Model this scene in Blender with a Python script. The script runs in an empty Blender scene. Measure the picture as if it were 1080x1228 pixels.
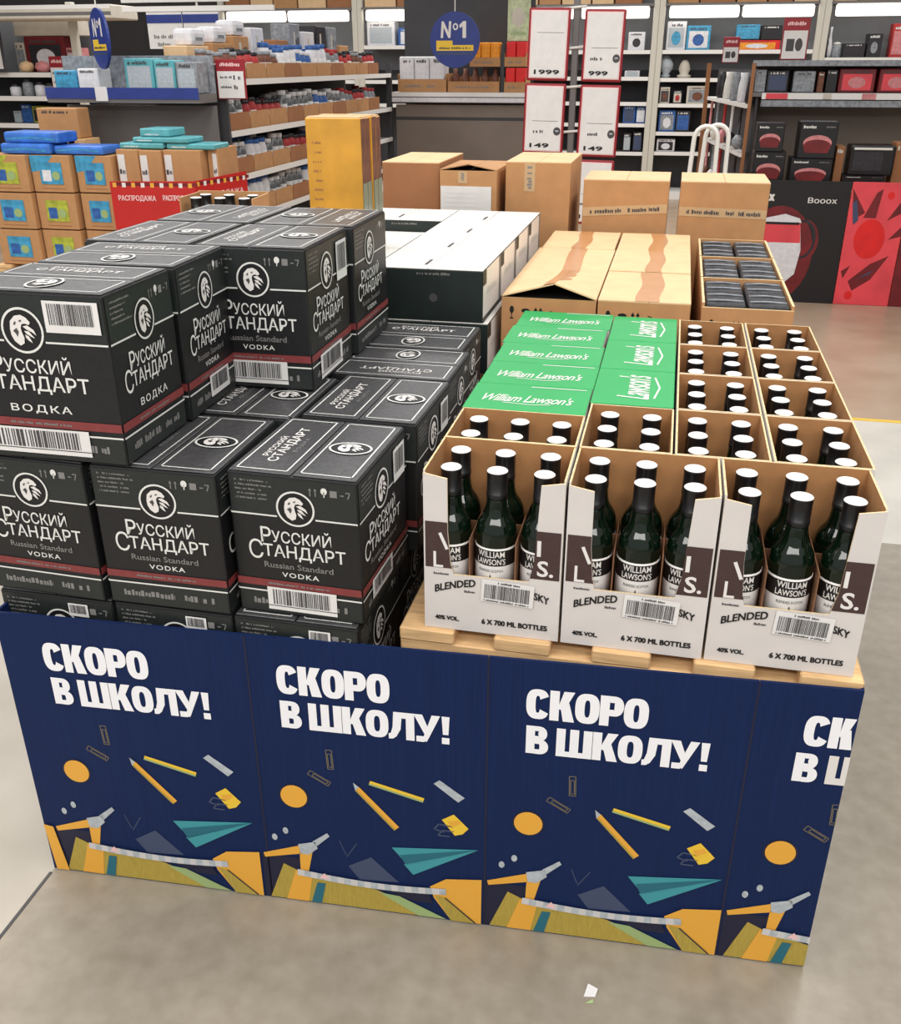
import bpy, bmesh, math, random
from mathutils import Vector, Matrix
random.seed(7)
S = bpy.context.scene
COL = S.collection
PI = math.pi

# ------------------------------------------------------------------ camera
cam_d = bpy.data.cameras.new('camera'); cam = bpy.data.objects.new('camera', cam_d); COL.objects.link(cam)
cam_d.sensor_fit = 'HORIZONTAL'; cam_d.sensor_width = 36.0; cam_d.lens = 1140.4/1080*36.0
cam_d.clip_start = 0.05; cam_d.clip_end = 60
yaw, pit, rol = -0.2222, 0.4417, -0.0017
fwd = Vector((math.sin(yaw)*math.cos(pit), math.cos(yaw)*math.cos(pit), -math.sin(pit)))
rgt = Vector((math.cos(yaw), -math.sin(yaw), 0)); up = rgt.cross(fwd)
r2 = math.cos(rol)*rgt + math.sin(rol)*up; u2 = -math.sin(rol)*rgt + math.cos(rol)*up
M = Matrix((r2, u2, -fwd)).transposed().to_4x4(); M.translation = Vector((0.3839, -1.4799, 0.9597))
cam.matrix_world = M
S.camera = cam
# ------------------------------------------------------------------ world, lights, exposure
S.view_settings.view_transform = 'Standard'; S.view_settings.look = 'None'
S.view_settings.gamma = 1.0; S.view_settings.use_curve_mapping = False
S.view_settings.exposure = 0.0
W = bpy.data.worlds.new('store_ambient'); S.world = W; W.use_nodes = True
bg = W.node_tree.nodes['Background']; bg.inputs[0].default_value = (1.0, 0.99, 0.975, 1); bg.inputs[1].default_value = 0.62
def area(name, loc, sx, sy, power, rot=(0, 0, 0), col=(1, 0.975, 0.94)):
    d = bpy.data.lights.new(name, 'AREA'); d.shape = 'RECTANGLE'; d.size = sx; d.size_y = sy; d.energy = power; d.color = col
    o = bpy.data.objects.new(name, d); COL.objects.link(o); o.location = loc; o.rotation_euler = rot
    return o
R_ = math.radians
area('ceiling_light_row', (-1.6, 1.0, 3.0), 0.5, 7.0, 95)
area('ceiling_light_row', (1.4, 1.0, 3.0), 0.5, 7.0, 105)
area('ceiling_light_row', (-0.2, 9.0, 3.0), 9.0, 0.6, 190)
area('ceiling_light_row', (-4.6, 3.5, 3.0), 0.5, 9.0, 120)
area('ceiling_light_row', (0.2, -3.0, 2.6), 5.0, 0.6, 95, (R_(35), 0, 0))

# ------------------------------------------------------------------ materials
def lin(c):
    return tuple(((x/255.0)/12.92 if x/255.0 <= 0.04045 else ((x/255.0+0.055)/1.055)**2.4) for x in c)
def mat(name, rgb, rough=0.6, var=0.0, scale=30.0, metal=0.0, spec=0.5, bump=0.0, stretch=None):
    m = bpy.data.materials.new(name); m.use_nodes = True; nt = m.node_tree; b = nt.nodes['Principled BSDF']
    c = lin(rgb); b.inputs['Roughness'].default_value = rough; b.inputs['Metallic'].default_value = metal
    b.inputs['Specular IOR Level'].default_value = spec
    b.inputs['Base Color'].default_value = (*c, 1)
    if var > 0 or bump > 0:
        tc = nt.nodes.new('ShaderNodeTexCoord'); nz = nt.nodes.new('ShaderNodeTexNoise')
        nz.inputs['Scale'].default_value = scale; nz.inputs['Detail'].default_value = 4
        if stretch:
            mp = nt.nodes.new('ShaderNodeMapping'); mp.inputs['Scale'].default_value = stretch
            nt.links.new(tc.outputs['Object'], mp.inputs[0]); nt.links.new(mp.outputs[0], nz.inputs['Vector'])
        else: nt.links.new(tc.outputs['Object'], nz.inputs['Vector'])
        if var > 0:
            rp = nt.nodes.new('ShaderNodeValToRGB')
            rp.color_ramp.elements[0].position = 0.3; rp.color_ramp.elements[1].position = 0.7
            rp.color_ramp.elements[0].color = (*[max(0, x*(1-var)) for x in c], 1)
            rp.color_ramp.elements[1].color = (*[min(1, x*(1+var)) for x in c], 1)
            nt.links.new(nz.outputs['Fac'], rp.inputs[0]); nt.links.new(rp.outputs[0], b.inputs['Base Color'])
        if bump > 0:
            bp = nt.nodes.new('ShaderNodeBump'); bp.inputs['Strength'].default_value = bump; bp.inputs['Distance'].default_value = 0.003
            nt.links.new(nz.outputs['Fac'], bp.inputs['Height']); nt.links.new(bp.outputs[0], b.inputs['Normal'])
    return m
def emit(name, rgb, st):
    m = bpy.data.materials.new(name); m.use_nodes = True; b = m.node_tree.nodes['Principled BSDF']
    b.inputs['Base Color'].default_value = (*lin(rgb), 1); b.inputs['Emission Color'].default_value = (*lin(rgb), 1)
    b.inputs['Emission Strength'].default_value = st
    return m
K = {}
K['kraft'] = mat('kraft_cardboard', (186, 138, 92), 0.75, 0.07, 18)
K['kraft_light'] = mat('pale_and_lit_top_kraft', (226, 190, 146), 0.75, 0.06, 14)  # pale goods, and carton tops with their lit tone painted in
K['kraft_dark'] = mat('brown_kraft_cardboard', (160, 108, 70), 0.75, 0.07, 12)
K['kraft_in'] = mat('inner_kraft', (172, 122, 76), 0.8, 0.1, 20)
K['divider'] = mat('brown_divider_card', (128, 88, 60), 0.8, 0.1, 20)
K['edge'] = mat('cut_card_edge', (222, 196, 150), 0.8, 0.2, 60)
K['purewhite'] = mat('pure_white_print', (244, 244, 248), 0.5)
K['white'] = mat('white_print', (226, 222, 218), 0.6)
K['whitecard'] = mat('white_card', (212, 206, 202), 0.65, 0.04, 14)
K['paper'] = mat('white_paper', (224, 222, 220), 0.7, 0.04, 20)
K['black'] = mat('black_ink', (18, 18, 20), 0.5)
K['ink'] = mat('grey_ink', (70, 68, 70), 0.6)
K['vblack'] = mat('black_carton', (21, 21, 23), 0.45, 0.25, 120, bump=0.15)
K['vdark'] = mat('dark_grey_carton', (33, 38, 37), 0.45, 0.15, 90)
K['vtop'] = mat('carton_top_sheen', (66, 66, 68), 0.38, 0.25, 140, bump=0.2)  # black flaps greyed, ceiling-light sheen put into the colour
K['vline'] = mat('pale_grey_print', (222, 222, 218), 0.5)
K['vdim'] = mat('dim_grey_print', (128, 126, 124), 0.5)
K['vred'] = mat('dark_red_stripe', (128, 54, 54), 0.5, 0.1, 60)
K['navy'] = mat('navy_corrugated_board', (15, 35, 78), 0.6, 0.12, 5, spec=0.2, bump=0.1, stretch=(60, 60, 1.0))
K['ochre'] = mat('ochre_print', (232, 170, 62), 0.5)
K['yellow'] = mat('yellow_print', (236, 196, 58), 0.5)
K['olive'] = mat('olive_yellow_print', (176, 154, 66), 0.5, 0.2, 40, stretch=(30, 30, 1))
K['clip'] = mat('dull_brass_print', (116, 106, 84), 0.5)
K['teal'] = mat('teal_print', (60, 150, 160), 0.5)
K['tealdark'] = mat('dark_teal_print', (30, 104, 122), 0.5)
K['palegreen'] = mat('pale_green_print', (156, 178, 120), 0.5)
K['slate'] = mat('slate_print', (62, 74, 104), 0.5)
K['nightblue'] = mat('night_blue_print', (17, 20, 52), 0.5)
K['ropegrey'] = mat('rope_grey_print', (206, 204, 204), 0.5)
K['palegrey'] = mat('pale_grey_print2', (176, 184, 190), 0.5, 0.15, 80)
K['wood'] = mat('pallet_wood', (220, 180, 130), 0.8, 0.18, 14, bump=0.4, stretch=(1, 6, 6))
K['green'] = mat('green_lid', (34, 160, 86), 0.5, 0.04, 10)
K['umber'] = mat('umber_print', (66, 46, 44), 0.6, 0.1, 50)
K['glass'] = mat('dark_green_glass', (5, 20, 10), 0.05, spec=0.5)
K['cap'] = mat('black_cap', (16, 16, 18), 0.35)
K['captop'] = mat('white_cap_top', (230, 226, 224), 0.5)
K['whitegloss'] = mat('white_glossy_carton', (244, 241, 236), 0.3, 0.02, 8)
K['darkgreen'] = mat('dark_green_carton', (20, 32, 30), 0.5, 0.2, 20)
K['tape'] = mat('brown_parcel_tape', (196, 140, 92), 0.25, 0.06, 30)
K['cleartape'] = mat('printed_parcel_tape', (196, 164, 124), 0.3, 0.05, 30)
K['gold'] = mat('gold_carton', (212, 154, 56), 0.4, 0.18, 9, metal=0.1)
K['palglass'] = mat('pale_green_window', (120, 134, 118), 0.2, 0.25, 40, stretch=(40, 40, 1))
K['red'] = mat('red_board', (190, 30, 26), 0.5, 0.05, 10)
K['darkred'] = mat('dark_red_frame', (150, 28, 40), 0.5)
K['pink'] = mat('pale_pink_board', (240, 196, 196), 0.5)
K['coral'] = mat('coral_red_print', (226, 72, 82), 0.5, 0.12, 6)
K['scarlet'] = mat('scarlet_print', (226, 30, 30), 0.5, 0.1, 10)
K['bk'] = mat('black_gloss_board', (18, 15, 20), 0.35, 0.2, 8)
K['maroon'] = mat('maroon_print', (112, 20, 28), 0.45, 0.3, 8)
K['shrink'] = mat('black_shrink_film', (40, 40, 46), 0.22, 0.5, 40, bump=0.8, stretch=(4, 30, 30))
K['taupe'] = mat('taupe_panel', (126, 114, 104), 0.5, 0.05, 6)
K['shelfgrey'] = mat('grey_shelf_metal', (110, 107, 106), 0.5, 0.05, 6)
K['shelfdark'] = mat('dark_shelf_back', (60, 60, 64), 0.6, 0.1, 6)
K['shelfwhite'] = mat('white_shelf_edge', (236, 234, 230), 0.45)
K['upright'] = mat('pale_upright', (206, 202, 190), 0.5)
K['blue'] = mat('blue_plastic', (58, 116, 206), 0.35, 0.25, 12)
K['skyblue'] = mat('sky_blue_print', (64, 150, 190), 0.45, 0.3, 30)
K['tealbox'] = mat('teal_box', (92, 170, 178), 0.4, 0.15, 20)
K['lime'] = mat('lime_print', (170, 176, 60), 0.5, 0.3, 30)
K['signblue'] = mat('sign_blue', (40, 58, 132), 0.45, 0.1, 10)
K['whitemetal'] = mat('white_tube', (226, 224, 218), 0.4)
K['lamp'] = emit('lamp_tube_light', (255, 250, 240), 2.6)
K['backgrey'] = mat('mid_grey_back', (128, 130, 134), 0.6, 0.05, 6)
K['wallg'] = mat('dim_wall', (60, 58, 58), 0.8, 0.1, 2)
K['brownfab'] = mat('brown_goods', (110, 66, 48), 0.6, 0.4, 30)
K['redgoods'] = mat('red_goods', (176, 44, 44), 0.5, 0.3, 30)
K['bluegoods'] = mat('blue_goods', (46, 92, 160), 0.5, 0.35, 30)
K['greygoods'] = mat('grey_goods', (140, 144, 150), 0.45, 0.35, 40)
K['whitegoods'] = mat('white_goods', (222, 222, 226), 0.45, 0.1, 30)
K['orangegoods'] = mat('orange_goods', (240, 150, 30), 0.5, 0.2, 30)
K['pinkgoods'] = mat('pink_goods', (206, 132, 134), 0.5, 0.2, 30)
K['jarglass'] = mat('grey_jar_glass', (112, 116, 118), 0.15, 0.4, 40)
K['darkgoods'] = mat('dark_goods', (40, 36, 42), 0.4, 0.4, 30)
K['greencard'] = mat('pale_green_card', (196, 206, 166), 0.6, 0.25, 20)
K['cream'] = mat('cream_box', (206, 198, 184), 0.6, 0.06, 10)

# floor: polished concrete with a browner bay beyond a yellow line and a light reflection painted in as a pale zone
def floor_material():
    m = bpy.data.materials.new('polished_concrete'); m.use_nodes = True; nt = m.node_tree; b = nt.nodes['Principled BSDF']
    L = nt.links.new
    tc = nt.nodes.new('ShaderNodeTexCoord')
    def noise(sc, det=5):
        n = nt.nodes.new('ShaderNodeTexNoise'); n.inputs['Scale'].default_value = sc; n.inputs['Detail'].default_value = det
        L(tc.outputs['Object'], n.inputs['Vector']); return n
    def ramp(n, c0, c1, p0=0.35, p1=0.65):
        r = nt.nodes.new('ShaderNodeValToRGB'); e = r.color_ramp.elements
        e[0].position = p0; e[1].position = p1; e[0].color = (*lin(c0), 1); e[1].color = (*lin(c1), 1)
        L(n.outputs['Fac'], r.inputs[0]); return r
    n1 = noise(3.0); n2 = noise(22.0, 6)
    near = ramp(n1, (140, 131, 116), (160, 150, 134))
    fine = ramp(n2, (128, 118, 102), (170, 160, 146), 0.3, 0.7)
    far = ramp(n1, (172, 146, 122), (186, 164, 142))
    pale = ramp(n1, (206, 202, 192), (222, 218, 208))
    def mix(f, a, bb):
        x = nt.nodes.new('ShaderNodeMixRGB'); L(a, x.inputs[1]); L(bb, x.inputs[2])
        if isinstance(f, float): x.inputs[0].default_value = f
        else: L(f, x.inputs[0])
        return x.outputs[0]
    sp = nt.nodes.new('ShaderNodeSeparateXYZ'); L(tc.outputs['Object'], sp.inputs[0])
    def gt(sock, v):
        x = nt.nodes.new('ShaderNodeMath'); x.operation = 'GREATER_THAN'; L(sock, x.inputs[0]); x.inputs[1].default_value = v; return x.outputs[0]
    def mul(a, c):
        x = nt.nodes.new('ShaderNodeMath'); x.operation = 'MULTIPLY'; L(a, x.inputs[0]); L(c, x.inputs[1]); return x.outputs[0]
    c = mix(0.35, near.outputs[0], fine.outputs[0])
    yglare = nt.nodes.new('ShaderNodeMath'); yglare.operation = 'LESS_THAN'; L(sp.outputs[1], yglare.inputs[0]); yglare.inputs[1].default_value = 3.42
    c = mix(mul(mul(gt(sp.outputs[1], 2.0), yglare.outputs[0]), gt(sp.outputs[0], 0.9)), c, pale.outputs[0])  # pale zone holds the lamps' reflection as floor colour
    left = ramp(n1, (168, 160, 147), (186, 178, 165)); lx = nt.nodes.new('ShaderNodeMath'); lx.operation = 'LESS_THAN'; L(sp.outputs[0], lx.inputs[0]); lx.inputs[1].default_value = -0.843
    c = mix(lx.outputs[0], c, left.outputs[0])
    c = mix(gt(sp.outputs[1], 3.45), c, far.outputs[0])
    L(c, b.inputs['Base Color'])
    b.inputs['Roughness'].default_value = 0.32; b.inputs['Specular IOR Level'].default_value = 0.4
    bp = nt.nodes.new('ShaderNodeBump'); bp.inputs['Strength'].default_value = 0.05; L(n2.outputs['Fac'], bp.inputs['Height']); L(bp.outputs[0], b.inputs['Normal'])
    return m
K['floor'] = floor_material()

# ------------------------------------------------------------------ mesh helpers
_txt = {}
def text_poly(s, bold=0.0, shear=0.0, space=1.0, align='LEFT'):
    key = (s, bold, shear, space)
    if key in _txt: return _txt[key]
    cu = bpy.data.curves.new('t', 'FONT'); cu.body = s; cu.size = 1; cu.offset = bold; cu.shear = shear
    cu.space_character = space; cu.resolution_u = 3; cu.fill_mode = 'FRONT'
    o = bpy.data.objects.new('t', cu); COL.objects.link(o)
    dg = bpy.context.evaluated_depsgraph_get()
    me = bpy.data.meshes.new_from_object(o.evaluated_get(dg))
    v = [(p.co.x, p.co.y) for p in me.vertices]; f = [tuple(p.vertices) for p in me.polygons]
    # drop faces that would point backwards
    f2 = []
    for q in f:
        a = 0
        for i in range(len(q)):
            x0, y0 = v[q[i]]; x1, y1 = v[q[(i+1) % len(q)]]; a += x0*y1-x1*y0
        f2.append(q if a > 0 else tuple(reversed(q)))
    bpy.data.objects.remove(o); bpy.data.curves.remove(cu); bpy.data.meshes.remove(me)
    x0 = min(p[0] for p in v); x1 = max(p[0] for p in v); y0 = min(p[1] for p in v); y1 = max(p[1] for p in v)
    v = [((p[0]-x0)/(x1-x0), (p[1]-y0)/(y1-y0)) for p in v]
    _txt[key] = (v, f2, (x1-x0)/(y1-y0)); return _txt[key]

EPS = 0.0007
class MB:
    def __init__(s): s.v = []; s.f = []; s.m = []; s.sm = []; s.mats = []
    def mi(s, m):
        if m not in s.mats: s.mats.append(m)
        return s.mats.index(m)
    def add(s, V, F, m, smooth=False):
        n = len(s.v); s.v += [tuple(p) for p in V]; k = s.mi(m)
        for q in F: s.f.append(tuple(i+n for i in q)); s.m.append(k); s.sm.append(smooth)
    def box(s, x0, x1, y0, y1, z0, z1, m, faces=None, rot=None, pivot=None):
        V = [Vector(p) for p in ((x0,y0,z0),(x1,y0,z0),(x1,y1,z0),(x0,y1,z0),(x0,y0,z1),(x1,y0,z1),(x1,y1,z1),(x0,y1,z1))]
        if rot is not None:
            pv = Vector(pivot if pivot else ((x0+x1)/2, (y0+y1)/2, (z0+z1)/2)); V = [rot @ (p-pv) + pv for p in V]
        Q = {'-z':(0,3,2,1), '+z':(4,5,6,7), '-y':(0,1,5,4), '+x':(1,2,6,5), '+y':(2,3,7,6), '-x':(3,0,4,7)}
        n = len(s.v); s.v += [tuple(p) for p in V]
        for k, q in Q.items():
            s.f.append(tuple(i+n for i in q)); s.m.append(s.mi((faces or {}).get(k, m))); s.sm.append(False)
    def bbox(s, x0, x1, y0, y1, z0, z1, m, bev=0.003, seg=2, faces=None, bulge=0.0):
        bm = bmesh.new(); bmesh.ops.create_cube(bm, size=1)
        for p in bm.verts: p.co = Vector((x0+(p.co.x+.5)*(x1-x0), y0+(p.co.y+.5)*(y1-y0), z0+(p.co.z+.5)*(z1-z0)))
        if bev > 0: bmesh.ops.bevel(bm, geom=bm.edges[:], offset=bev, segments=seg, affect='EDGES', profile=0.6)
        bm.normal_update(); bm.verts.index_update()
        V = [p.co.copy() for p in bm.verts]; n = len(s.v); s.v += [tuple(p) for p in V]
        for q in bm.faces:
            nn = q.normal; mm = m
            if faces:
                for k, fm in faces.items():
                    ax = 'xyz'.index(k[1]); sg = 1 if k[0] == '+' else -1
                    if nn[ax]*sg > 0.8: mm = fm
            s.f.append(tuple(p.index+n for p in q.verts)); s.m.append(s.mi(mm)); s.sm.append(False)
        bm.free()
    def poly(s, P, m, flip=False):
        n = len(s.v); s.v += [tuple(p) for p in P]; q = tuple(range(n, n+len(P)))
        s.f.append(tuple(reversed(q)) if flip else q); s.m.append(s.mi(m)); s.sm.append(False)
    def decal(s, pts, O, u, v, m, lift=1):
        O = Vector(O); u = Vector(u); v = Vector(v); nn = u.cross(v).normalized()
        a = sum(pts[i][0]*pts[(i+1) % len(pts)][1]-pts[(i+1) % len(pts)][0]*pts[i][1] for i in range(len(pts)))
        if a < 0: pts = list(reversed(pts))
        s.poly([O+u*x+v*y+nn*EPS*lift for x, y in pts], m)
    def rect(s, x0, x1, y0, y1, O, u, v, m, lift=1): s.decal([(x0,y0),(x1,y0),(x1,y1),(x0,y1)], O, u, v, m, lift)
    def ell(s, cx, cy, rx, ry, O, u, v, m, lift=1, n=28):
        s.decal([(cx+rx*math.cos(2*PI*i/n), cy+ry*math.sin(2*PI*i/n)) for i in range(n)], O, u, v, m, lift)
    def ring(s, cx, cy, rx, ry, t, O, u, v, m, lift=1, n=32):
        for i in range(n):
            a, b = 2*PI*i/n, 2*PI*(i+1)/n
            s.decal([(cx+rx*math.cos(a), cy+ry*math.sin(a)), (cx+rx*math.cos(b), cy+ry*math.sin(b)),
                     (cx+(rx-t)*math.cos(b), cy+(ry-t)*math.sin(b)), (cx+(rx-t)*math.cos(a), cy+(ry-t)*math.sin(a))], O, u, v, m, lift)
    def stroke(s, pts, w, O, u, v, m, lift=1):
        for (ax, ay), (bx, by) in zip(pts, pts[1:]):
            d = math.hypot(bx-ax, by-ay) or 1e-6; nx, ny = -(by-ay)/d*w/2, (bx-ax)/d*w/2
            s.decal([(ax+nx, ay+ny), (ax-nx, ay-ny), (bx-nx, by-ny), (bx+nx, by+ny)], O, u, v, m, lift)
    def text(s, t, x0, x1, y0, y1, O, u, v, m, lift=1, bold=0.0, shear=0.0, space=1.0, warp=None, fat=0.0):
        if fat:
            for q, (a, b) in enumerate(((0, 0), (1, 0), (-1, 0), (0, .6), (0, -.6), (.7, .5), (-.7, .5), (.7, -.5), (-.7, -.5))):
                s.text(t, x0+fat+a*fat, x1-fat+a*fat, y0+fat*.6+b*fat, y1-fat*.6+b*fat, O, u, v, m, lift+q*.15, bold, shear, space, warp)
            return
        V, F, _ = text_poly(t, bold, shear, space); O = Vector(O); u = Vector(u); v = Vector(v); nn = u.cross(v).normalized()
        P = []
        for a, b in V:
            x = x0+a*(x1-x0); y = y0+b*(y1-y0)
            if warp: x, y = warp(x, y)
            P.append(O+u*x+v*y+nn*EPS*lift)
        s.add(P, F, m)
    def scribble(s, x0, x1, y0, y1, O, u, v, m, lift=1, rnd=None):
        rnd = rnd or random; h = y1-y0; x = x0
        while x < x1:
            w = h*rnd.uniform(0.35, 0.75)
            if rnd.random() > 0.16: s.rect(x, min(x+w*0.75, x1), y0+h*rnd.choice((0, 0, .1)), y1-h*rnd.choice((0, .25, .25)), O, u, v, m, lift)
            x += w
    def barcode(s, x0, x1, y0, y1, O, u, v, m, lift=1, n=34):
        rnd = random.Random(5); x = x0; step = (x1-x0)/n
        while x < x1:
            w = step*rnd.choice((.5, .5, .8, 1.3)); s.rect(x, min(x+w, x1), y0, y1, O, u, v, m, lift); x += w+step*rnd.choice((.4, .6, .9))
    def lathe(s, prof, m, n=20, c=(0, 0, 0), ms=None, smooth=True):
        k0 = len(s.v)
        for r, z in prof:
            for i in range(n): s.v.append((c[0]+r*math.cos(2*PI*i/n), c[1]+r*math.sin(2*PI*i/n), c[2]+z))
        for j in range(len(prof)-1):
            for i in range(n):
                s.f.append((k0+j*n+i, k0+j*n+(i+1) % n, k0+(j+1)*n+(i+1) % n, k0+(j+1)*n+i))
                s.m.append(s.mi(ms[j] if ms else m)); s.sm.append(smooth)
        for j, flip in ((0, True), (len(prof)-1, False)):
            q = tuple(k0+j*n+i for i in range(n))
            if prof[j][0] > 1e-4: s.f.append(tuple(reversed(q)) if flip else q); s.m.append(s.mi(ms[0 if flip else -1] if ms else m)); s.sm.append(False)
    def tube(s, P, r, m, n=10):
        P = [Vector(p) for p in P]; k0 = len(s.v)
        for i, p in enumerate(P):
            d = (P[min(i+1, len(P)-1)]-P[max(i-1, 0)]).normalized()
            a = d.cross(Vector((0, 1, 0.01))); a = a.normalized(); b = d.cross(a).normalized()
            for j in range(n): s.v.append(tuple(p+a*r*math.cos(2*PI*j/n)+b*r*math.sin(2*PI*j/n)))
        for i in range(len(P)-1):
            for j in range(n):
                s.f.append((k0+i*n+j, k0+i*n+(j+1) % n, k0+(i+1)*n+(j+1) % n, k0+(i+1)*n+j)); s.m.append(s.mi(m)); s.sm.append(True)
        for base, fl in ((k0, False), (k0+(len(P)-1)*n, True)):
            q = tuple(base+j for j in range(n)); s.f.append(tuple(reversed(q)) if fl else q); s.m.append(s.mi(m)); s.sm.append(False)
    def build(s, name, parent=None, loc=None, rz=0):
        me = bpy.data.meshes.new(name); me.from_pydata(s.v, [], s.f)
        for m in s.mats: me.materials.append(m)
        me.polygons.foreach_set('material_index', s.m); me.polygons.foreach_set('use_smooth', s.sm); me.update()
        o = bpy.data.objects.new(name, me); COL.objects.link(o)
        if parent: o.parent = parent
        if loc: o.location = loc
        o.rotation_euler.z = rz
        return o
def tag(o, label=None, cat=None, group=None, kind=None):
    for k, val in (('label', label), ('category', cat), ('group', group), ('kind', kind)):
        if val: o[k] = val
        elif k in o.keys() and k != 'category' and k != 'kind': del o[k]
    return o
def empty(name, loc=(0, 0, 0), rz=0):
    o = bpy.data.objects.new(name, None); COL.objects.link(o); o.location = loc; o.rotation_euler.z = rz; o.empty_display_size = 0.05
    return o
KIDS = {}
def copy_tree(o, parent=None):
    c = o.copy(); COL.objects.link(c)
    if parent: c.parent = parent
    for ch in list(o.children): copy_tree(ch, c)
    return c
X, Y, Z = Vector((1, 0, 0)), Vector((0, 1, 0)), Vector((0, 0, 1))
R = math.radians

# ------------------------------------------------------------------ the setting
FZ = -0.685
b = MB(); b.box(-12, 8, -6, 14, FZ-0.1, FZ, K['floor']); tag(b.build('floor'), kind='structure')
b = MB(); b.box(1.0, 8, 3.42, 3.455, FZ, FZ+0.002, K['yellow']); tag(b.build('trim_1'), kind='structure')
b = MB(); b.box(-0.846, -0.839, -6, -0.13, FZ, FZ+0.0015, K['ink']); tag(b.build('trim_2'), kind='structure')
b = MB(); b.box(-12, 8, 13.2, 13.3, FZ, 3.6, K['wallg']); tag(b.build('wall_back'), kind='structure')
b = MB(); b.box(-12.1, -12, -6, 13.2, FZ, 3.6, K['wallg']); tag(b.build('wall_left'), kind='structure')
b = MB(); b.box(8, 8.1, -6, 13.2, FZ, 3.6, K['wallg']); tag(b.build('wall_right'), kind='structure')

# ------------------------------------------------------------------ pallets
def pallet_parts(w, d, h):
    out = []
    t = h*0.16; bh = h-3*t
    bw = 0.105
    for i in range(5):
        x = bw/2+i*(w-bw)/4; m = MB(); m.bbox(x-bw/2, x+bw/2, 0, d, h-t, h, K['wood'], 0.003, 1); out.append(('deck_board', m))
    for j in range(3):
        y = [0.0, d/2-0.05, d-0.10][j]; m = MB(); m.bbox(0.0, w, y+0.004, y+0.10, h-2*t, h-t-.0005, K['wood'], 0.003, 1); out.append(('cross_board', m))
        for i in range(3):
            x = [0.004, w/2-0.05, w-0.104][i]; m = MB(); m.bbox(x, x+0.10, y+0.006, y+0.098, t, h-2*t-.0005, K['wood'], 0.003, 1); out.append(('block', m))
    for i in range(3):
        x = [0.004, w/2-0.05, w-0.104][i]; m = MB(); m.bbox(x, x+0.10, 0.004, d-.004, 0, t-.0005, K['wood'], 0.003, 1); out.append(('bottom_board', m))
    return out
def pallet(name, label, x, y, z, w, d, h, parts=True, group=None):
    P = pallet_parts(w, d, h)
    if parts:
        r = empty(name, (x, y, z))
        for n, m in P: m.build(n, r)
    else:
        m = MB()
        for n, q in P:
            k = len(m.v); m.v += q.v
            for f, mi, s in zip(q.f, q.m, q.sm): m.f.append(tuple(i+k for i in f)); m.m.append(m.mi(q.mats[mi])); m.sm.append(s)
        r = m.build(name, None, (x, y, z))
    return tag(r, label, 'pallet', group)
def stack(lab, grp, x, y, top, w, d, n, first_parts=False):
    h = (top-FZ)/n
    for i in range(n):
        last = i == n-1
        if last and first_parts: pallet('wooden_pallet', first_parts, x, y, FZ+i*h, w, d, h-.001, True)
        else: pallet('wooden_pallet', lab, x, y, FZ+i*h, w, d, h-.001, False, grp)
stack('bare wooden pallet inside the navy display skirt beneath the topmost pallet', 'hidden pallets under the bottle cartons', -0.047, -0.012, 0.0, 0.826, 1.22, 4,
      'bare wooden pallet with the white bottle cartons standing on it')
stack('bare wooden pallet inside the navy skirt below the black cartons', 'pallets under the black cartons', -0.835, -0.065, -0.2845, 0.775, 1.16, 3)
stack('bare wooden pallet low under the white-topped cartons', 'pallets under the white-topped cartons', -0.80, 1.19, 0.144, 0.70, 1.2, 5)
stack('bare wooden pallet low under the pale taped cartons and black packs', 'pallets under the pale taped cartons', -0.085, 1.235, 0.0, 0.84, 1.22, 4)
stack('bare wooden pallet low under the three big brown cartons', 'pallets under the big brown cartons', -0.84, 2.46, 0.0, 0.83, 0.6, 4)
stack('bare wooden pallet low under the two cartons with printed tape', 'pallets under the two tape-banded cartons', 0.005, 2.5, 0.0, 0.76, 0.6, 4)

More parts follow.
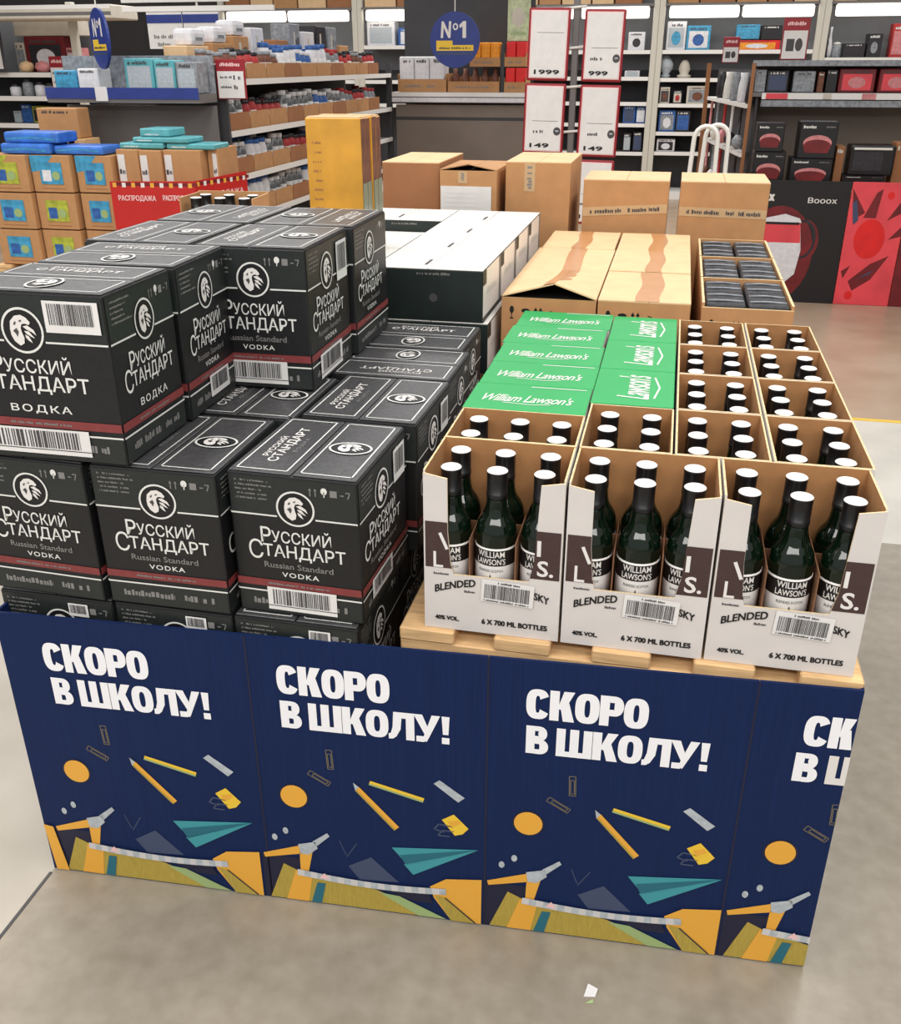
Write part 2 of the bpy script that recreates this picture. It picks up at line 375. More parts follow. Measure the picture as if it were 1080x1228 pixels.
# heavy block letters
def letter(m, ch, x, y, w, h, O, u, v, mt=None, lift=2):
    mt = mt or K['purewhite']; t = h*.255; t2 = h*.215
    lf = [lift]
    def A(pts, step=.15):
        lf[0] += step; m.decal([(x+a, y+b) for a, b in pts], O, u, v, mt, lf[0])
    def arc(cx, cy, rx, ry, a0, a1, n=26, pw=2.7, tx=t, ty=t2):
        lf[0] += .15
        def pt(an, ax, ay):
            c, s_ = math.cos(an), math.sin(an); return (cx+ax*math.copysign(abs(c)**(2/pw), c), cy+ay*math.copysign(abs(s_)**(2/pw), s_))
        for i in range(n):
            p, q = a0+(a1-a0)*i/n, a0+(a1-a0)*(i+1)/n
            A([pt(p, rx, ry), pt(q, rx, ry), pt(q, rx-tx, ry-ty), pt(p, rx-tx, ry-ty)], 0)
    if ch == 'О': arc(w/2, h/2, w/2, h/2, 0, 2*PI, 40)
    elif ch == 'С': arc(w/2, h/2, w/2, h/2, R(28), R(332), 36)
    elif ch == 'К':
        A([(0, 0), (t, 0), (t, h), (0, h)]); A([(t, h*.40), (t*1.55, h*.36), (w*.98, h), (w*.98-t*1.15, h), (t, h*.56)]); A([(t*1.1, h*.55), (w-t*1.2, 0), (w, 0), (t*2.05, h*.64)])
    elif ch in 'РВ':
        A([(0, 0), (t, 0), (t, h), (0, h)])
        if ch == 'Р':
            A([(t, h), (t, h-t2), (w*.62, h-t2), (w*.62, h)]); A([(t, h*.34), (t, h*.34+t2), (w*.62, h*.34+t2), (w*.62, h*.34)]); arc(w*.60, h*.67, w*.40, h*.33, -PI/2, PI/2, 16, 2.2)
        else:
            for cy, r_, xx in ((h*.74, h*.26, .93), (h*.27, h*.27, 1.0)):
                A([(t, cy+r_), (t, cy+r_-t2*.8), (w*.6, cy+r_-t2*.8), (w*.6, cy+r_)]); A([(t, cy-r_), (t, cy-r_+t2*.8), (w*.6, cy-r_+t2*.8), (w*.6, cy-r_)]); arc(w*.58, cy, w*(xx-.58), r_, -PI/2, PI/2, 16, 2.2, t, t2*.8)
    elif ch == 'Ш':
        for k in range(3): q = k*(w-t)/2; A([(q, 0), (q+t, 0), (q+t, h), (q, h)])
        A([(0, 0), (w, 0), (w, t2*.9), (0, t2*.9)])
    elif ch == 'Л':
        A([(w-t, 0), (w, 0), (w, h), (w-t, h)]); A([(w*.20, h), (w*.20, h-t2), (w-t, h-t2), (w-t, h)])
        A([(w*.20, h), (w*.16, h*.42), (w*.16+t*.95, h*.36), (w*.20+t, h-t2*.5)]); A([(w*.16, h*.44), (w*.08, h*.21), (0, h*.20), (0, 0), (w*.16, .01*h), (w*.30, h*.10), (w*.16+t*.95, h*.38)])
    elif ch == 'У':
        A([(w, h), (w-t, h), (w*.36, h*.16), (w*.30+t*.55, 0), (w*.52, h*.06)]); A([(0, h), (t*1.05, h), (w*.62, h*.36), (w*.44, h*.24)]); A([(w*.10, 0), (w*.40, 0), (w*.50, h*.10), (w*.42, h*.21), (w*.10, h*.21)])
    elif ch == '!':
        A([(w*.1, h), (w*.22, h*.34), (w*.78, h*.34), (w*.9, h)]); A([(w*.12, 0), (w*.88, 0), (w*.88, h*.23), (w*.12, h*.23)])

# ------------------------------------------------------------------ navy display skirt with printed school art
def skirt():
    A = Vector((-0.843, -0.1165, 0)); t = Vector((1.622, 0.096, 0)).normalized(); n = Vector((t.y, -t.x, 0))
    TOP, BOT = -0.012, FZ+0.001; L = 1.625; T = 0.006
    root = empty('display_skirt', (0, 0, 0))
    tag(root, 'navy cardboard display skirt printed with school supplies and bold white words', 'display skirt')
    m = MB()
    B = A+t*L
    def wall(P, Q, th):
        d = (Q-P).normalized(); nn = Vector((d.y, -d.x, 0))
        V = [P, Q, Q-nn*th, P-nn*th]; V = [Vector((p.x, p.y, BOT)) for p in V]+[Vector((p.x, p.y, TOP)) for p in V]
        m.add(V, [(0,1,5,4),(1,2,6,5),(2,3,7,6),(3,0,4,7),(4,5,6,7),(0,3,2,1)], K['navy'])
    seams = [0, 0.514, 0.978, 1.452, L]
    for a, c in zip(seams, seams[1:]): wall(A+t*(a+.0006), A+t*(c-.0006), T)
    O = Vector((A.x, A.y, 0)); u, v = t, Z
    for c in seams[1:-1]: m.rect(c-.002, c+.002, BOT, TOP, O, u, v, K['nightblue'], 1)
    def panel(s0, smax, tdx=0.0):
        def cl(p): return [(min(s0+x, smax), y) for x, y in p]
        def D(p, mt, lift=1):
            if min(s0+x for x, y in p) < smax-.002: m.decal(cl(p), O, u, v, mt, lift)
        def St(p, w, mt, lift=1):
            for (ax, ay), (bx, by) in zip(p, p[1:]):
                d = math.hypot(bx-ax, by-ay); nx, ny = -(by-ay)/d*w/2, (bx-ax)/d*w/2
                D([(ax+nx, ay+ny), (ax-nx, ay-ny), (bx-nx, by-ny), (bx+nx, by+ny)], mt, lift)
        if smax > s0+0.45:
            x = s0+.073+tdx
            for ch, w_ in (('С', .0425), ('К', .0455), ('О', .0440), ('Р', .0425), ('О', .0440)):
                letter(m, ch, x, -.1375, w_, .0665, O, u, v); x += w_+.0006
            x = s0+.075+tdx*.4
            for ch, w_, g in (('В', .042, .0145), ('Ш', .066, .001), ('К', .0465, 0), ('О', .0445, .0), ('Л', .0505, -.0015), ('У', .0515, .001), ('!', .019, 0)):
                letter(m, ch, x, -.218, w_, .064, O, u, v); x += w_+g
        else:
            letter(m, 'С', s0+.086, -.1375, .0425, .0665, O, u, v); letter(m, 'К', s0+.129, -.1375, smax-s0-.131, .0665, O, u, v)
            letter(m, 'В', s0+.080, -.218, .042, .064, O, u, v)
            D([(.137,-.154),(.1535,-.154),(.1535,-.203),(.185,-.203),(.185,-.218),(.137,-.218)], K['white'], 2)
            D([(.162,-.154),(.178,-.154),(.178,-.203),(.162,-.203)], K['white'], 2)
        # paper clips: thin double loops
        for (ax, ay), (bx, by) in (((.166, -.264), (.168, -.311)), ((.122, -.325), (.163, -.350))):
            d = Vector((bx-ax, by-ay)); q = Vector((-d.y, d.x)).normalized()
            for ww, k0, k1 in ((.006, 0, 1), (.0035, .2, .9)):
                P = [(ax+d.x*k0+q.x*ww, ay+d.y*k0+q.y*ww), (ax+d.x*k1+q.x*ww, ay+d.y*k1+q.y*ww), (bx-d.x*(1-k1)-q.x*ww, by-d.y*(1-k1)-q.y*ww), (ax+d.x*k0-q.x*ww, ay+d.y*k0-q.y*ww), (ax+d.x*k0+q.x*ww, ay+d.y*k0+q.y*ww)]
                St(P, .0016, K['clip'])
        # orange dot
        cx, cy, r = .086, -.392, .030
        D([(cx+r*1.07*math.cos(a*PI/14), cy+r*1.05*math.sin(a*PI/14)) for a in range(28)], K['nightblue'], 1)
        D([(cx+.028*math.cos(a*PI/14), cy+.029*math.sin(a*PI/14)) for a in range(28)], K['ochre'], 2)
        # pencil with sharpened tip, second thin pencil
        D([(.215,-.341),(.226,-.346),(.3045,-.443),(.293,-.452),(.217,-.356)], K['nightblue'], 1)
        D([(.213,-.338),(.2245,-.348),(.2165,-.358)], K['palegrey'], 3)
        D([(.2245,-.348),(.304,-.441),(.294,-.451),(.2165,-.358)], K['ochre'], 2)
        D([(.2185,-.355),(.2965,-.448),(.294,-.451),(.2165,-.358)], K['olive'], 3)
        D([(.248,-.329),(.357,-.358),(.354,-.369),(.245,-.338)], K['yellow'], 2)
        D([(.246,-.335),(.355,-.365),(.354,-.369),(.245,-.339)], K['palegreen'], 3)
        # eraser
        D([(.376,-.318),(.388,-.308),(.438,-.346),(.425,-.359)], K['palegrey'], 2)
        # binder clip
        D([(.392,-.408),(.416,-.391),(.428,-.404),(.446,-.424),(.434,-.440),(.418,-.446)], K['yellow'], 2)
        D([(.404,-.412),(.424,-.405),(.430,-.412),(.412,-.424)], K['ochre'], 3)
        St([(.414,-.424),(.386,-.420),(.376,-.434),(.396,-.440)], .0035, K['slate'], 2); St([(.416,-.436),(.392,-.436),(.384,-.450),(.408,-.450)], .0035, K['slate'], 2)
        # two small dots
        for px, py in ((.036,-.508),(.061,-.487)): D([(px+.006*math.cos(a), py+.009*math.sin(a)) for a in [i*PI/6 for i in range(12)]], K['palegrey'], 2)
        # compass / hammer shape with pale joint
        D([(.007,-.556),(.010,-.568),(.096,-.545),(.094,-.522)], K['ochre'], 2)
        D([(.088,-.540),(.116,-.538),(.102,-.606),(.086,-.606)], K['ochre'], 2)
        D([(.086,-.520),(.124,-.508),(.128,-.526),(.108,-.546),(.090,-.545)], K['palegrey'], 3)
        D([(.118,-.508),(.151,-.480),(.156,-.488),(.126,-.520)], K['palegrey'], 3)
        # faint V strokes, slate card
        St([(.176,-.498),(.189,-.535)], .002, K['slate']); St([(.213,-.500),(.190,-.540)], .002, K['slate'])
        D([(.192,-.565),(.242,-.533),(.300,-.594),(.215,-.600)], K['slate'], 1)
        # paper plane
        D([(.287,-.498),(.466,-.477),(.308,-.526)], K['teal'], 2)
        D([(.304,-.516),(.466,-.477),(.316,-.542)], K['tealdark'], 3)
        D([(.312,-.540),(.466,-.477),(.331,-.566)], K['teal'], 3)
        # bottom: dark pocket, box sides, rope, ruler, flap
        zb = FZ+.004
        D([(.003,-.560),(.090,-.560),(.060,zb),(.003,zb)], K['nightblue'], 1)
        D([(.050,-.580),(.098,-.604),(.076,zb),(.014,zb)], K['olive'], 2)
        D([(.076,-.594),(.112,-.603),(.100,zb),(.050,zb)], K['ochre'], 3)
        D([(.100,-.603),(.250,-.622),(.396,zb),(.086,zb)], K['olive'], 2)
        D([(.122,-.622),(.140,-.622),(.128,zb),(.106,zb)], K['tealdark'], 4)
        D([(.255,-.628),(.300,-.632),(.400,zb),(.340,zb)], K['palegreen'], 3)
        D([(.225,-.605),(.360,-.606),(.372,-.640),(.330,-.640)], K['nightblue'], 3)
        D([(.366,-.592),(.400,-.566),(.474,-.556),(.474,zb),(.410,zb),(.374,-.622)], K['ochre'], 4)
        D([(.376,-.615),(.398,-.618),(.462,zb),(.410,zb)], K['olive'], 5)
        St([(.398,-.618),(.462,-.680)], .003, K['nightblue'], 6)
        # twisted rope
        N = 22; P = [(.080+(.400-.080)*i/N, -.597-.012*math.sin(PI*i/N*.9)) for i in range(N+1)]
        for i in range(N): St([P[i], P[i+1]], .017, K['palegrey'] if i % 2 else K['ropegrey'], 6)
        D([(.128,-.606),(.140,-.590),(.150,-.606)], K['pink'], 7)
    panel(0.022, 10, -0.006); panel(0.498, 10); panel(0.976, 10); panel(1.453, L)
    D0 = [(0.002,-.552),(.024,-.556),(.040,FZ+.003),(.010,FZ+.003)]
    m.decal(D0, O, u, v, K['ochre'], 5)
    m.build('front_panel', root)
    for nm, P, Q in (('side_panel', B+Vector((0, .007, 0)), Vector((0.80, 2.47, 0))), ('side_panel', Vector((-0.853, 2.42, 0)), A+Vector((0, .007, 0)))):
        m = MB(); wall(P, Q, T); m.build(nm, root)
skirt()

# ------------------------------------------------------------------ black vodka cartons
HORSE = [[(-.62,.05),(-.55,.42),(-.28,.68),(.05,.74),(.30,.62),(.48,.40),(.40,.28),(.18,.34),(.02,.30),(-.05,.12),(-.02,-.10),(.05,-.34),(.00,-.60),(-.22,-.72),(-.48,-.52),(-.60,-.25)],
         ]
MANE = [[(.06,.20),(.30,.26),(.60,.06),(.70,-.20),(.48,-.04),(.24,.06)],
        [(.10,.00),(.34,-.02),(.60,-.34),(.44,-.28),(.20,-.14)],
        [(.12,-.18),(.30,-.26),(.44,-.56),(.26,-.46),(.14,-.32)]]
HOLES = [[(-.40,.30),(-.28,.44),(-.24,.36),(-.34,.24)], [(-.10,.46),(.04,.52),(.06,.46),(-.04,.40)], [(-.46,-.02),(-.26,.12),(-.18,-.05),(-.28,-.30),(-.34,-.16)]]
def emblem(m, cx, cy, rx, ry, O, u, v, lift=2, ring=True):
    m.ell(cx, cy, rx, ry, O, u, v, K['black'], lift)
    if ring: m.ring(cx, cy, rx, ry, .10*rx, O, u, v, K['vline'], lift+1)
    k = .92
    for P in HORSE: m.decal([(cx+x*rx*k, cy+y*ry*k) for x, y in P], O, u, v, K['white'], lift+2)
    for P in MANE: m.decal([(cx+x*rx*k, cy+y*ry*k) for x, y in P], O, u, v, K['white'], lift+2)
    for P in HOLES: m.decal([(cx+x*rx*k, cy+y*ry*k) for x, y in P], O, u, v, K['ink'], lift+3)
def vodka_face(m, O, u, w, h, cyr, rnd):
    v = Z; f = h
    m.rect(.003, w-.003, .724*f, .985*f, O, u, v, K['vdark'], 1)
    m.rect(.003, w-.003, .012*f, .163*f, O, u, v, K['vdark'], 1)
    long = w > .26; cx = w*(.44 if long else .52); cy = .785*f; r = .040 if long else .0365
    m.rect(.002, cx-r, .716*f, .727*f, O, u, v, K['vline'], 2); m.rect(cx+r, w-.002, .716*f, .727*f, O, u, v, K['vline'], 2)
    emblem(m, cx, cy, r, r, O, u, v)
    c = w*.445 if long else w*.50; W0 = .272 if long else .24
    m.text('Р', c-.278*W0, c-.195*W0, .530*f, .640*f, O, u, v, K['vline'], 2, bold=.008)
    m.text('УССКИЙ', c-.190*W0, c+.285*W0, .535*f, .642*f, O, u, v, K['vline'], 2, bold=.008)
    m.text('С', c-.385*W0, c-.270*W0, .405*f, .545*f, O, u, v, K['vline'], 2, bold=.0)
    m.text('ТАНДАРТ', c-.268*W0, c+.395*W0, .412*f, .520*f, O, u, v, K['vline'], 2, bold=.010)
    if cyr: m.text('ВОДКА', c-.2*W0, c+.24*W0, .29*f, .345*f, O, u, v, K['vline'], 2, bold=.012, space=1.25)
    else:
        m.text('Russian Standard', c-.27*W0, c+.29*W0, .348*f, .390*f, O, u, v, K['vdim'], 2, bold=.01)
        m.text('VODKA', c-.13*W0, c+.17*W0, .287*f, .322*f, O, u, v, K['vline'], 2, bold=.012, space=1.2)
    m.rect(0.001, w-.001, .205*f, .256*f, O, u, v, K['vred'], 2)
    m.scribble(c-.06, c+.06, .222*f, .238*f, O, u, v, K['vdim'], 3, rnd)
    m.rect(0.001, w-.001, .163*f, .174*f, O, u, v, K['vline'], 2)
    m.scribble(.03, w-.11, .068*f, .112*f, O, u, v, K['vdim'], 2, rnd); m.scribble(w-.09, w-.03, .068*f, .112*f, O, u, v, K['vdim'], 2, rnd)
    for i in range(5): m.scribble(.014, .014+.075*rnd.uniform(.6, 1), (.945-.03*i)*f, (.958-.03*i)*f, O, u, v, K['vdim'], 2, rnd)
    # handling pictograms
    x = w-.088
    for k in range(2):
        m.stroke([(x+k*.010, .885*f), (x+k*.010, .925*f)], .002, O, u, v, K['vdim'], 2); m.decal([(x-.003+k*.010, .922*f), (x+.003+k*.010, .922*f), (x+k*.010, .94*f)], O, u, v, K['vdim'], 2)
    m.ell(x+.026, .925*f, .006, .007, O, u, v, K['vline'], 2, 12); m.rect(x+.025, x+.027, .885*f, .92*f, O, u, v, K['vline'], 2)
    m.rect(x+.037, x+.050, .89*f, .935*f, O, u, v, K['vdim'], 2); m.rect(x+.056, x+.063, .905*f, .912*f, O, u, v, K['vdim'], 2); m.stroke([(x+.066, .93*f), (x+.074, .93*f), (x+.070, .89*f)], .002, O, u, v, K['vdim'], 2)
VW, VL, VH = .245, .284, .304
def vodka_proto(cyr):
    rnd = random.Random(3); w, l, h = VW, VL, VH
    r = empty('vodka_carton'); m = MB(); e = .0
    m.bbox(-w/2, w/2, -l/2, l/2, 0, h-.003, K['vblack'], .004, 2)
    vodka_face(m, Vector((-w/2, -l/2, 0)), X, w, h-.003, cyr, rnd)
    vodka_face(m, Vector((w/2, -l/2, 0)), Y, l, h-.003, cyr, rnd)
    vodka_face(m, Vector((w/2, l/2, 0)), -X, w, h-.003, cyr, rnd)
    vodka_face(m, Vector((-w/2, l/2, 0)), -Y, l, h-.003, cyr, rnd)
    m.build('carton_body', r)
    for side in (-1, 1):
        m = MB(); x0, x1 = (-w/2+.003, -.0015) if side < 0 else (.0015, w/2-.003)
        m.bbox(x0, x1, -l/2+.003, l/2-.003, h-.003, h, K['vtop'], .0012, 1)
        O = Vector((x0, -l/2+.003, h)); fw, fl = x1-x0, l-.006
        bx = .010; t = .0028
        for q in ((bx, fw-bx, bx, bx+t), (bx, fw-bx, fl-bx-t, fl-bx), (bx, bx+t, bx, fl-bx), (fw-bx-t, fw-bx, bx, fl-bx)): m.rect(*q, O, X, Y, K['vline'], 1)
        if side > 0:
            emblem(m, fw*.5, fl*.5, .042, .030, O, X, Y, 2, True)
        else:
            O2 = Vector((x1, -l/2+.003, h))      # words read towards the back of the carton
            m.text('РУССКИЙ', fl*.26, fl*.62, fw*.62, fw*.76, O2, Y, -X, K['white'], 1, bold=.01)
            m.text('СТАНДАРТ', fl*.18, fl*.80, fw*.38, fw*.58, O2, Y, -X, K['white'], 1, bold=.014)
            m.text('ВОДКА', fl*.36, fl*.62, fw*.24, fw*.32, O2, Y, -X, K['vdim'], 1, bold=.01, space=1.2)
        m.build('top_flap', r)
    return r
VP = vodka_proto(False); VPC = vodka_proto(True)
first_used = {}
def vodka(label, x, y, z, yaw=0, turn=0, cyr=False, stick=(), group=None, front=None):
    """x,y centre; turn in quarter turns"""
    p = VPC if cyr else VP
    if first_used.get(cyr): o = copy_tree(p)
    else: o = p; first_used[cyr] = True
    o.location = (x, y, z); o.rotation_euler.z = R(yaw)+turn*PI/2
    tag(o, label, 'carton', group)
    if z == z1: o.scale.z = .945
    if z == z2 and turn == -1: o.scale.x = .93
    LATE.append((o, stick))
    return o
LATE = []
def sticker(o, face, x0, x1, z0, z1, under=False):
    w, l = VW, VL
    O, u = {'f': (Vector((-w/2, -l/2, 0)), X), 'r': (Vector((w/2, -l/2, 0)), Y), 'k': (Vector((w/2, l/2, 0)), -X), 'l': (Vector((-w/2, l/2, 0)), -Y)}[face]
    n = u.cross(Z); O = O+n*.0040
    m = MB(); P = [O+u*x0+Z*z0, O+u*x1+Z*z0, O+u*x1+Z*z1, O+u*x0+Z*z1]
    Q = [p-n*.0006 for p in P]
    m.add(P+Q, [(0,1,2,3),(0,4,5,1),(1,5,6,2),(2,6,7,3),(3,7,4,0)], K['paper'])
    h = z1-z0; wd = x1-x0
    m.barcode(x0+wd*.08, x1-wd*.1, z0+h*.25, z1-h*.08, O, u, Z, K['ink'], 1)
    if under: m.rect(x0, x1, z0+h*.17, z0+h*.20, O, u, Z, K['black'], 1)
    q = m.build('barcode_label', o); q['label'] = 'white barcode label'
zt = .0085
z0, z1, z2 = -.2835, .0215, .3125
BIG = (.058, .200, .018, .058)
# lowest visible layer, mostly behind the skirt
c0, c1, c2 = -.2320, -.4790, -.7260
for cx_, nm in ((c0, 'right-hand'), (c1, 'middle'), (c2, 'left-hand')):
    vodka(f'black vodka carton sunk behind the navy skirt, {nm} of the bottom front row', cx_, {c0: .073, c1: .070, c2: .065}[cx_], z0+.0, 0, 0, stick=(('f', .150, .192, .262, .290),))
for i in range(2):
    for cx_ in (c0, c1, c2)[:3]:
        if i == 0: vodka('black vodka carton buried low in the black stack behind the front row', cx_, .355, z0, group='buried black cartons')
for yy in (.628, .873):
    for cx_ in (-.235, -.525): vodka('black vodka carton buried low in the black stack behind the front row', cx_, yy, z0, 0, -1, group='buried black cartons')
# second layer
vodka('black vodka carton with barcode beside the white bottle cartons, just above the skirt', -.221, .090, z1, -1.5, 0, stick=(('f', *(.060, .196, .012, .062)), ('r', .195, .262, .215, .285), ('r', .05, .17, .03, .07)))
vodka('black vodka carton in the middle of the front row just above the skirt', c1-.001, .066, z1, 0.5, 0)
vodka('black vodka carton at the left end of the front row just above the skirt', c2-.004, .064, z1, -2.0, 0)
vodka('black vodka carton directly behind the barcode carton that stands nearest the bottles', -.196, .392, z1, -1.0, 0, stick=(('r', .185, .245, .215, .285),))
vodka('black vodka carton half hidden under the upper stack, in the second row', c1+.030, .362, z1, 0, 0)
vodka('black vodka carton buried under the nearest upper carton of the stack', c2, .362, z1, 0, 0, group='black cartons buried in the second layer')
vodka('black vodka carton turned sideways, third from front on the lower right edge', -.219, .660, z1, 0, 1)
vodka('black vodka carton turned sideways, rearmost on the lower right edge', -.240, .908, z1, 0, -1)
for yy in (.648, .89): vodka('black vodka carton buried under the nearest upper carton of the stack', -.532, yy, z1, 0, 1, group='black cartons buried in the second layer')
# upper layer
vodka('black vodka carton nearest the viewer on the upper layer, with two barcode labels', -.660, .030, z2, 0.5, -1, cyr=True, stick=(('r', .172, .274, .236, .290), ('r', .02, .218, .012, .060)))
vodka('black vodka carton on the upper layer right behind the nearest one', -.660, .268, z2, 2.0, -1, stick=(('k', .10, .20, .02, .065),))
vodka('black vodka carton of the upper layer with front barcode, set back at the right', -.469, .532, z2, 1.0, 0, stick=(('f', .045, .190, .012, .062), ('r', .05, .20, .012, .066), ('r', .19, .262, .200, .285)))
vodka('black vodka carton on the upper layer left of the set-back corner carton', -.724, .535, z2, 0, 0)
vodka('black vodka carton at the rear right corner of the upper layer, before the gold boxes', -.462, .826, z2, 1.0, 2)
vodka('black vodka carton at the rear left of the upper layer', -.716, .832, z2, 0, 2)

# stickers go on after all the copies so that copies do not inherit them
for o, st in LATE:
    for s_ in st: sticker(o, *s_, under=(s_[2]-s_[1] > .12))

# ------------------------------------------------------------------ whisky cartons
CW, CD, CH, CT = .250, .168, .319, .0035
def case_open(name_extra=None, cut=False, lid=False):
    """3-by-2 bottle carton, corner at origin, X = three bottles, Y = two bottles"""
    r = empty('bottle_carton')
    o = K['whitecard']; i = K['kraft_in']; e = K['edge']
    def panel(name, x0, x1, y0, y1, z1, faces):
        m = MB(); m.box(x0, x1, y0, y1, 0, z1, o, faces); return m
    if lid:
        m = MB(); m.bbox(0, CW, 0, CD, 0, CH-.002, K['whitecard'], .002, 1); m.build('carton_body', r)
        m = MB(); m.bbox(-.001, CW+.001, -.001, CD+.001, CH-.002, CH, K['green'], .0012, 1)
        O = Vector((0, 0, CH))
        return r, m, O
    w = .001
    m = panel('back_wall', 0, CW, CD-CT, CD, CH, {'-y': i, '+y': o, '+z': e}); m.build('back_wall', r)
    m = panel('side_wall', 0, CT, CT, CD-CT, CH-w, {'+x': i, '-x': o, '+z': e}); m.build('side_wall', r)
    m = panel('side_wall', CW-CT, CW, CT, CD-CT, CH-w, {'-x': i, '+x': o, '+z': e}); m.rect(.02, .027, .22, .30, Vector((CW, CT, 0)), Y, Z, K['ink'], 1); m.build('side_wall', r)
    m = panel('bottom_panel', CT, CW-CT, CT, CD-CT, .003, {'+z': i}); m.build('bottom_panel', r)
    m = MB()
    if not cut:
        m.box(0, CW, 0, CT, 0, CH-w*1.5, o, {'-y': o, '+y': i, '+z': e})
    else:
        zc = .117
        prof = [(0, 0), (CW, 0), (CW, CH-.004), (.2075, CH-.003), (.2035, .205), (.2015, .16), (.192, .118), (.180, zc), (.055, zc), (.050, .135), (.0445, .20), (.0445, CH-.008), (0, CH-.006)]
        # split in convex pieces: base, left tab, right tab
        for P in ([(0,0),(CW,0),(CW,zc),(0,zc)], [(0,zc),(.055,zc),(.050,.135),(.0445,.20),(.0435,CH-.014),(0,CH-.006)], [(.184,zc),(CW,zc),(CW,CH-.004),(.2085,CH-.012),(.2035,.205),(.2015,.16),(.193,.118)]):
            n = len(P); V = [(x, 0, z) for x, z in P]+[(x, CT, z) for x, z in P]
            m.add(V, [tuple(range(n))], o); m.add(V, [tuple(reversed(range(n, 2*n)))], i)
            m.add(V, [(k, k+n, (k+1) % n+n, (k+1) % n) for k in range(n)], e)
        O = Vector((0, 0, 0)); a = .003
        zl, zh = .129, .221
        m.decal([(a,zl),(.0525,zl),(.0495,.137),(.0440,.20),(.0438,zh),(a,zh)], O, X, Z, K['umber'], 1)
        m.decal([(.1945,zl-.003),(CW-a,zl-.003),(CW-a,zh),(.2035,zh),(.2030,.205),(.201,.16)], O, X, Z, K['umber'], 1)
        m.stroke([(.0300,.200),(.0435,.168)], .006, O, X, Z, K['white'], 2)
        m.text('L', .018, .036, .130, .162, O, X, Z, K['white'], 2, bold=.01)
        m.rect(.2055, .2125, .172, .203, O, X, Z, K['white'], 2)
        m.text('S.', .207, .236, .132, .164, O, X, Z, K['white'], 2, bold=.02)
        arch = lambda x, y: (x, y-((x-.125)**2)*1.9)
        m.text('BLENDED', .020, .096, .098, .113, O, X, Z, K['black'], 1, fat=.0006, warp=lambda x, y: (x, y-((x-.125)**2)*1.9))
        m.text('SKY', .203, .231, .094, .109, O, X, Z, K['black'], 1, fat=.0006, warp=lambda x, y: (x, y-((x-.125)**2)*1.7))
        m.scribble(.018, .046, .1145, .119, O, X, Z, K['ink'], 1, random.Random(2))
        m.scribble(.070, .095, .082, .087, O, X, Z, K['ink'], 1, random.Random(4))
        m.text('40% VOL.', .020, .066, .020, .029, O, X, Z, K['black'], 1, fat=.0006)
        m.text('6 X 700 ML BOTTLES', .108, .230, .020, .031, O, X, Z, K['black'], 1, fat=.0007)
    fw = m.build('front_wall', r)
    if cut:
        m = MB(); O = Vector((.106, -.0028, .070)); th = R(-3); u = Vector((math.cos(th), 0, math.sin(th))); v = Vector((-math.sin(th), 0, math.cos(th)))
        P = [O, O+u*.096, O+u*.096+v*.046, O+v*.046]; Q = [p+Y*.0006 for p in P]
        m.add(P+Q, [(0,1,2,3),(0,4,5,1),(1,5,6,2),(2,6,7,3),(3,7,4,0)], K['paper'])
        m.barcode(.006, .088, .008, .037, O, u, v, K['ink'], 1, 44); m.scribble(.006, .088, .002, .0055, O, u, v, K['ink'], 1, random.Random(8)); m.scribble(.03, .07, .040, .044, O, u, v, K['ink'], 1, random.Random(9))
        q = m.build('barcode_label', fw); q['label'] = 'white barcode label'
    m = MB()
    for k in (1, 2): m.box(k*CW/3-.001, k*CW/3+.001, CT+.001, CD-CT-.001, .0032, .190, K['divider'])
    m.box(CT+.001, CW-CT-.001, CD/2-.001, CD/2+.001, .0032, .189, K['divider'])
    m.build('divider', r)
    return r
def bottle_proto():
    r = empty('whisky_bottle'); m = MB()
    R0 = .0375
    prof = [(.030, 0), (.0355, .003), (R0, .010), (R0, .186), (.0371, .196), (.0348, .206), (.0304, .215), (.0252, .2225), (.0215, .230), (.0196, .239), (.0184, .252), (.0172, .264)]
    m.lathe(prof, K['glass'], 24); m.build('glass_body', r)
    m = MB(); m.lathe([(.0178, .256), (.0190, .260), (.0190, .2675), (.0184, .268), (.0184, .300), (.0188, .303), (.0188, .3075), (.0172, .309)], K['cap'], 20, ms=[K['cap']]*6+[K['captop']])
    m.build('cap', r)
    m = MB(); Rl = R0+.0005
    m.lathe([(Rl, .150-.095), (Rl, .136), (Rl, .167), (Rl, .171)], K['paper'], 32, ms=[K['paper'], K['black'], K['white']])
    # curved words on the dark band
    def wrap(t, a0, a1, y0, y1, mt, bold):
        V, F, _ = text_poly(t, bold); P = []
        for a, bb in V:
            an = -PI/2+a0+a*(a1-a0); P.append(((Rl+.0004)*math.cos(an), (Rl+.0004)*math.sin(an), y0+bb*(y1-y0)))
        m.add(P, F, mt)
    wrap('WILLIAM', -.68, .68, .1535, .1655, K['white'], .012); wrap("LAWSON'S", -.72, .72, .139, .151, K['white'], .012)
    wrap('BLENDED SCOTCH', -.6, .6, .124, .129, K['ink'], .01)
    wrap('A', -.07, .07, .110, .119, K['black'], .03)
    m.build('paper_label', r)
    return r
CASE_CUT = case_open(cut=True); CASE = case_open(cut=False); BOT = bottle_proto()
bot_used = [False]
def bottle(x, y, z, rz, label, group=None):
    if bot_used[0]: o = copy_tree(BOT)
    else: o = BOT; bot_used[0] = True
    o.location = (x, y, z); o.rotation_euler.z = rz
    tag(o, label, 'bottle', group)
used = set()
def place_case(proto, key, x, y, z, rz, label, group=None):
    o = copy_tree(proto) if key in used else proto
    used.add(key); o.location = (x, y, z); o.rotation_euler.z = rz
    return tag(o, label, 'carton', group)
cols = ['left', 'middle', 'right']; rows = ['front', 'back']
